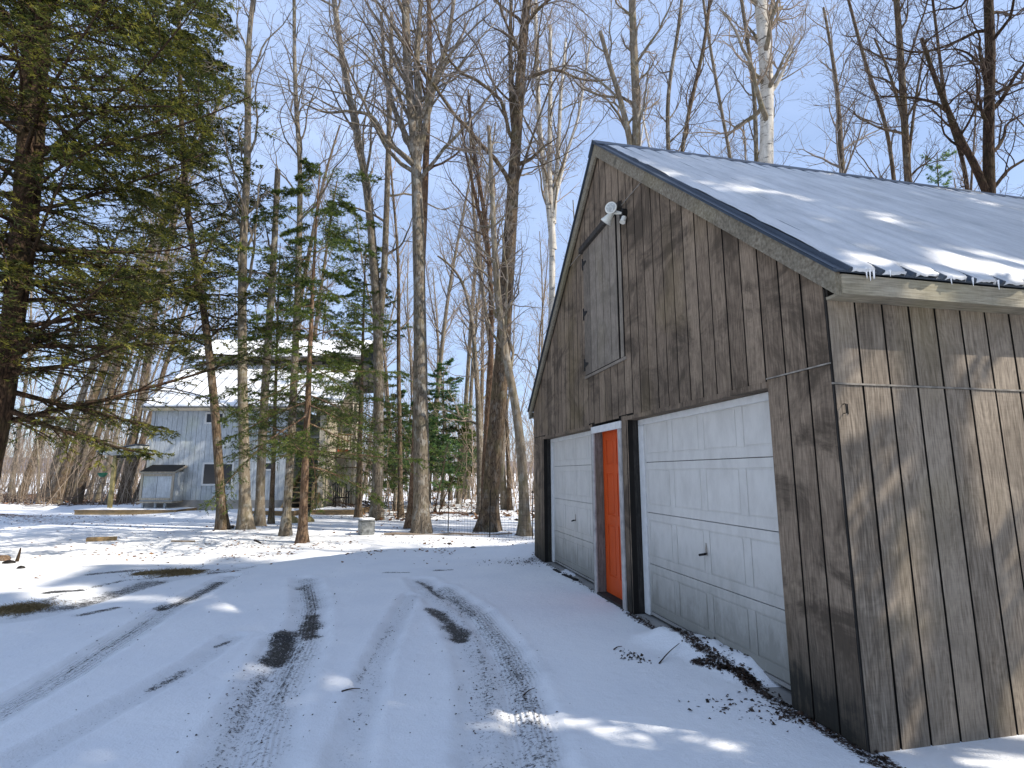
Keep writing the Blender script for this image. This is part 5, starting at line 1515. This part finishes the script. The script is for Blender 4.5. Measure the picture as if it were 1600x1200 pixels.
# brush and saplings that nobody could count
def brush(name, label, cat, n, uf, hf, rf, mat, seed, br=4, k=3):
    r_ = rng_(seed); ps = []
    UV = uf(r_, n); g = np.array([fr(u, v, 0) for u, v in UV]); g[:, 2] = Hf(g[:, 0], g[:, 1]) - 0.03
    h = hf(r_, n); N = len(g)
    d = r_.normal(0, 0.14, (N, 3)); d[:, 2] = 1; d /= np.linalg.norm(d, axis=1, keepdims=True)
    P = np.empty((N, 6, 3)); P[:, 0] = g; p = g.copy()
    for q in range(1, 6):
        d = d + r_.normal(0, 0.07, (N, 3)); d[:, 2] = np.abs(d[:, 2]); d /= np.linalg.norm(d, axis=1, keepdims=True); p = p + d * (h / 5)[:, None]; P[:, q] = p
    R = rf(h)[:, None] * np.linspace(1, 0.3, 6)[None]
    gr_ = [(P, R, k)]
    l1, r1 = grow(P, R, br, 0.25, 0.98, lambda t, L: L * 0.38 * (1.2 - 0.7 * t), 0.6, 4, 0.13, 0.08, 0.6, r_, 0.4, 0.004)
    l2, r2 = grow(l1, r1, 3, 0.2, 1.0, lambda t, L: L * 0.5, 0.6, 3 if n < 600 else 2, 0.13, 0.05, 0.7, r_, 0.5, 0.0035)
    V, F = tubes(gr_ + [(l1, r1, 3), (l2, r2, 3)])
    return tag(link(name, mesh_np(name, V, F, mat, True)), label, cat, kind='stuff')

brush('undergrowth', 'tangle of bare saplings and brush behind the yard fence', 'brush', 330, lambda r, n: [((px - 800) / FPX * v, v) for px, v in zip(r.uniform(560, 860, n), r.uniform(20, 50, n))], lambda r, n: r.uniform(0.8, 5.0, n), lambda h: 0.004 + h * 0.0045, M['twig_pale'], 401)
brush('undergrowth', 'sunlit tan brush and saplings left of the house', 'brush', 520, lambda r, n: [((px - 800) / FPX * v, v) for px, v in zip(r.uniform(-60, 240, n), r.uniform(26, 46, n))], lambda r, n: r.uniform(0.8, 4.6, n), lambda h: 0.004 + h * 0.0045, M['twig_pale'], 403)
brush('distant_woods', 'far band of leafless woods along the horizon', 'woods', 900, lambda r, n: [((px - 800) / FPX * v, v) for px, v in zip(r.uniform(-260, 1860, n), r.uniform(48, 105, n))], lambda r, n: r.uniform(4, 13, n), lambda h: 0.012 + h * 0.0075, M['twig'], 405, br=7)

# ------------------------------------------------------------------ wire fence between the trees
wf = thing('wire_fence', 'low dark wire mesh fence running behind the big maples to the garage corner', 'fence', tuple(gp(580, 815)))
fb = gp(580, 815)
line = [gp(580, 812), gp(642, 818), gp(700, 836), gp(832, 842)]
for k in range(3):
    A, B = line[k], line[k + 1]; n_ = int(np.linalg.norm(B - A) / 0.075)
    mb = MB(); hh = [0.62, 0.95, 1.05][k]
    for q in range(n_ + 1):
        p = A + (B - A) * q / n_; z = hz(p[0], p[1])
        mb.bar(p - fb + np.array([0, 0, z - p[2]]), p - fb + np.array([random.uniform(-.02, .02), 0, z - p[2] + hh]), 0.003 if k else 0.007)
    for r_ in range(9):
        z0 = 0.03 + (hh - 0.04) * r_ / 8
        q = [A + (B - A) * t_ - fb + np.array([0, 0, z0 + 0.015 * math.sin(t_ * 7 + r_)]) for t_ in np.linspace(0, 1, 8)]
        for a_, b_ in zip(q[:-1], q[1:]): mb.bar(a_, b_, 0.003 if k else 0.006)
    tag(mb.build('mesh_panel', M['iron'], wf), kind='stuff')
for p in (line[0], line[1], line[2], gp(765, 839), line[3]):
    mb = MB(); mb.tube([p - fb - [0, 0, .05], p - fb + [0.01, 0, 1.1 if p is not line[0] else .7]], 0.012, 6); mb.build('post', M['iron'], wf)

# ------------------------------------------------------------------ logs, boulders, leaning boards, brush piles
def rock(name, lab, c, s, mat, seed, cat='rock'):
    n1, n2 = 10, 14; V = []
    for i in range(n1 + 1):
        for j in range(n2):
            th, ph_ = math.pi * i / n1, 2 * math.pi * j / n2
            d = np.array([math.sin(th) * math.cos(ph_), math.sin(th) * math.sin(ph_), math.cos(th)])
            r_ = 1 + 0.5 * (float(fbm(np.array([d[0] * 1.5 + seed]), np.array([d[1] * 1.5 + d[2] * 1.3]), 1, 3, seed)[0]) - 0.5)
            V.append(d * r_ * np.array(s))
    F_ = [(i * n2 + j, (i + 1) * n2 + j, (i + 1) * n2 + (j + 1) % n2, i * n2 + (j + 1) % n2) for i in range(n1) for j in range(n2)]
    o = link(name, mesh_np(name, np.array(V), np.array(F_), mat, True), None, tuple(c)); return tag(o, lab, cat)

for k, (px, py, s, lab) in enumerate(((458, 818, (.16, .12, .22), 'mossy yellow-brown stump between the slim trunks before the stairs'), (480, 816, (.20, .14, .20), 'mossy tan stone just right of the spruce trunk'))):
    g = gp(px, py); rock('mossy_stone', lab, g, s, M['yellow_wood'], 5 + k, 'stone')
for k, (px, py, s, lab) in enumerate(((363, 826, (.12, .10, .09), 'dark root lump right of the leaning hemlock base'), (374, 826, (.14, .12, .10), 'snow-dusted root lump between the first two trunks'))):
    rock('root_lump', lab, gp(px, py), s, M['bark_brown'] if k == 0 else M['snow'], 9 + k, 'root')

def branch_heap(name, lab, c, rad, n, L, mat, seed, hh=0.4, cat='brush pile'):
    r_ = rng_(seed); N = n
    P = np.empty((N, 6, 3)); az = r_.uniform(0, 6.28, N)
    st = np.stack([r_.normal(0, rad, N), r_.normal(0, rad * .4, N), r_.uniform(0.0, hh, N)], 1)
    d = np.stack([np.cos(az), np.sin(az) * .5, r_.uniform(-.1, .5, N)], 1); p = st.copy(); P[:, 0] = p
    Ls = r_.uniform(.4, 1, N) * L
    for q in range(1, 6):
        d = d + r_.normal(0, .18, (N, 3)); d /= np.linalg.norm(d, axis=1, keepdims=True); p = p + d * (Ls / 5)[:, None]; p[:, 2] = np.maximum(p[:, 2], 0.01); P[:, q] = p
    R = (r_.uniform(.006, .022, N))[:, None] * np.linspace(1, .4, 6)
    l1, r1 = grow(P, R, 3, .3, .95, lambda t, L_: L_ * .4, .6, 4, .15, 0, .6, r_, .4, .003)
    V, F_ = tubes([(P, R, 5), (l1, r1, 3)])
    return tag(link(name, mesh_np(name, V, F_, mat, True), None, tuple(c)), lab, cat, kind='stuff')

c = hd(100, 772, 27); c[2] = hz(c[0], c[1]); branch_heap('brush_pile', 'long heap of dead branches on the leafy strip left of the house', c, 2.4, 46, 3.0, M['twig_dark'], 501, 0.25)
c = hd(566, 778, 21.5); c[2] = hz(c[0], c[1]); branch_heap('brush_pile', 'dark pile of dead branches between the lounger and the forked tree', c, 0.5, 22, 1.1, M['bark_dark'], 503, 0.35)
c = hd(700, 800, 20); c[2] = hz(c[0], c[1]); branch_heap('brush_pile', 'loose fallen branches on the leaf heap behind the maples', c, 1.2, 20, 1.4, M['twig_dark'], 505, 0.12)
# dead leaning saplings by the maples
A = gp(678, 800)
for k, (x1, y1, lab) in enumerate(((700, 690, 'thin dead sapling leaning right behind the tall maple'), (668, 742, 'short dead stick leaning left behind the tall maple'), (732, 700, 'long thin dead sapling leaning far right behind the maples'))):
    B = hd(x1, y1, 17.5); q = smooth_path([A + [k * .1, 0, 0], (A + B) / 2 + [0.05, 0, .05], B], 8)
    V, F_ = tubes([(q[None], np.linspace(.03, .01, 8)[None], 6)]); tag(link('dead_sapling', mesh_np('dead_sapling', V, F_, M['bark_brown'], True)), lab, 'sapling')

# ------------------------------------------------------------------ litter on the snow
def litter(name, label, cat, pos, size, mat, seed, thick=0.5):
    r_ = rng_(seed); N = len(pos)
    z = Hf(pos[:, 0], pos[:, 1]) + r_.uniform(-0.25, 0.15, N) * size
    a = r_.uniform(0, 6.28, N); s = size * r_.uniform(.5, 1.4, N)
    c_ = np.stack([pos[:, 0], pos[:, 1], z], 1)
    u = np.stack([np.cos(a), np.sin(a), r_.normal(0, .25, N)], 1); w = np.stack([-np.sin(a), np.cos(a), r_.normal(0, .3, N)], 1)
    asp = r_.uniform(.35, .8, N)[:, None]; s_ = s[:, None]
    lift = (r_.uniform(.1, thick, N)[:, None] * s_) * np.array([[0, 0, 1.0]])
    V = np.stack([c_ - u * s_, c_ - w * s_ * asp + lift * .3, c_ + u * s_ + lift * .5, c_ + w * s_ * asp + lift, c_ + lift * 0.1], 1)
    base = np.arange(N)[:, None] * 5
    F_ = np.concatenate([base + np.array([[0, 1, 4]]), base + np.array([[1, 2, 4]]), base + np.array([[2, 3, 4]]), base + np.array([[3, 0, 4]])])
    me = mesh_np(name, V.reshape(-1, 3), F_, mat)
    at = me.attributes.new('tone', 'FLOAT', 'POINT'); at.data.foreach_set('value', np.repeat(r_.uniform(0, 1, N), 5).astype(np.float32))
    return tag(link(name, me), label, cat, kind='stuff')

r_ = rng_(601)
def ell(px, py, su, sv, n):
    c_ = gp(px, py)[:2]; return c_ + np.stack([r_.normal(0, su, n), r_.normal(0, sv, n)], 1)
pts = np.concatenate([ell(440, 862, 2.0, 0.8, 900), ell(560, 850, 2.0, .7, 160), ell(200, 822, 4, 1.5, 700), ell(30, 812, 2.5, 1.3, 800), ell(690, 806, 1.6, 0.5, 1500), ell(760, 830, 2.2, .8, 350), ell(300, 850, 3, 1.5, 300),
                      np.stack([r_.uniform(-9, 3, 700), r_.uniform(8, 22, 700)], 1)])
pts = pts[fbm(pts[:, 0], pts[:, 1], 1.3, 3, 77) + r_.uniform(-.12, .12, len(pts)) > 0.5]
litter('fallen_leaves', 'brown dead leaves scattered over the snowy yard', 'leaves', pts, 0.036, M['leaf'], 603)
c_ = []
for n_, v0_, v1_, x0_, x1_ in ((2600, 27, 40, -60, 240), (1300, 18, 45, 560, 850)):
    vv_ = r_.uniform(v0_, v1_, n_); px_ = r_.uniform(x0_, x1_, n_); c_ += [fr((a - 800) / FPX * b, b, 0)[:2] for a, b in zip(px_, vv_)]
litter('fallen_leaves', 'rust-coloured leaf litter at the edge of the woods', 'leaves', np.array(c_), 0.09, M['leaf'], 605, 0.9)
# dark clods, buds and torn bits along the tyre tracks and the garage wall
pts = []
def along(P, n, w):
    P = [gp(*p)[:2] if p[0] > 20 else np.array(p) for p in P]; o = []
    for k in range(n):
        i = r_.integers(0, len(P) - 1); t_ = r_.uniform(); o.append(P[i] + (P[i + 1] - P[i]) * t_ + r_.normal(0, w, 2))
    return np.array(o)
pts = np.concatenate([along([(690, 930), (745, 965), (790, 1015), (815, 1070), (838, 1140)], 420, 0.10), along([(700, 950), (735, 1000), (755, 1060), (765, 1133)], 200, 0.14), along([(478, 908), (487, 950), (470, 1010), (430, 1080), (400, 1133)], 300, 0.12),
                      along([(420, 1030), (380, 1090), (350, 1133)], 130, 0.12), along([(640, 930), (590, 1030), (560, 1120)], 90, 0.08), along([(380, 895), (250, 950), (120, 1040)], 120, 0.14), ell(470, 1100, 1.0, .5, 60), ell(560, 930, 2.5, 1.2, 60)])
litter('track_crumbs', 'dark crumbs of gravel and earth thrown up along the wheel tracks', 'debris', pts, 0.0075, M['debris'], 607, 1.0)
pts = np.concatenate([along([(1075, 1000), (1100, 1020), (1150, 1050)], 110, 0.09), along([(1088, 1036), (1120, 1046), (1160, 1060), (1195, 1080)], 330, 0.03), along([(970, 1020), (1010, 1035)], 70, 0.05), ell(1130, 1100, .12, .09, 50), ell(1190, 1110, .12, .1, 40), ell(1225, 1120, .10, .08, 70),
                      np.stack([r_.normal(-0.01, .035, 650), r_.uniform(-.3, 3.1, 650)], 1), np.stack([r_.normal(0.0, .03, 220), r_.uniform(3.1, 7.5, 220)], 1), ell(822, 878, .35, .2, 260), ell(800, 845, 1.0, .3, 160), ell(700, 845, 1.2, .2, 80)])
litter('wall_debris', 'dark wet leaves and clods in the snow along the garage doors', 'debris', pts, 0.014, M['debris'], 609, 1.2)
# dry grass tufts
def grass(c0, c1, n, w, seed, lab):
    q = rng_(seed); A, B = gp(*c0)[:2], gp(*c1)[:2]; t_ = q.uniform(0, 1, n)[:, None]; p = A + (B - A) * t_ + q.normal(0, w, (n, 2))
    O = np.stack([p[:, 0], p[:, 1], Hf(p[:, 0], p[:, 1])], 1); D_ = np.stack([q.normal(0, 1, n), q.normal(0, 1, n), q.uniform(.15, .8, n)], 1); D_ /= np.linalg.norm(D_, axis=1, keepdims=True)
    W_ = np.cross(D_, q.normal(0, 1, (n, 3))); W_ /= np.linalg.norm(W_, axis=1, keepdims=True)
    return tag(link('dry_grass', tris_mesh('dry_grass', O, D_, W_, q.uniform(.03, .08, n), q.uniform(.003, .007, n), q.uniform(0, 1, n), M['drygrass'])), lab, 'grass', kind='stuff')
grass((228, 896), (300, 893), 3500, 0.13, 611, 'patch of flattened tan grass showing through the snow left of the drive')
grass((-20, 958), (62, 945), 2500, 0.12, 613, 'patch of brown grass in the snow at the left edge')

# fallen twigs on the snow
for k, (pa, pb, w_, lab) in enumerate((((534, 1083), (563, 1074), .006, 'short thin twig on the snow between the wheel tracks'), ((818, 1083), (836, 1073), .005, 'small twig at the edge of the right wheel track'),
                                       ((1030, 1038), (1062, 1018), .006, 'thin dark twig poking from the snow heap by the near garage door'), ((959, 1016), (972, 1012), .006, 'tiny twig left of the snow heap by the garage'),
                                       ((26, 878), (27, 891), .03, 'short upright broken stick at the left of the yard'), ((1166, 1076), (1167, 1083), .006, 'tiny upright stalk beside the earth bank'), ((398, 846), (408, 850), .03, 'small dark stick near the trunk row'))):
    A, B = gp(*pa), gp(*pb); A[2] = hz(A[0], A[1]) + .005; B[2] = hz(B[0], B[1]) + .012
    if pa[0] == 26: B = A + np.array([0.03, 0, 0.22]); w_ = 0.03
    q = smooth_path([A, (A + B) / 2 + np.array([0.0, 0.01, 0.008]), B], 7); V, F_ = tubes([(q[None], np.linspace(w_, w_ * .4, 7)[None], 5)])
    tag(link('twig', mesh_np('twig', V, F_, M['bark_dark'], True)), lab, 'twig')
for k, (px, py, s, lab) in enumerate(((4, 876, (.13, .1, .09), 'rusty brown clod at the left edge of the yard'), (14, 880, (.1, .07, .05), 'low dark clod beside the rusty clod'), (33, 888, (.06, .05, .04), 'small dark clod beside the upright stick'), (702, 850, (.05, .04, .03), 'small dark clod on the lit snow edge'), (739, 856, (.055, .045, .035), 'round dark clod nearest the leaning tree'))):
    rock('clod', lab, gp(px, py), s, M['debris'] if k else M['bark_red'], 30 + k, 'clod')
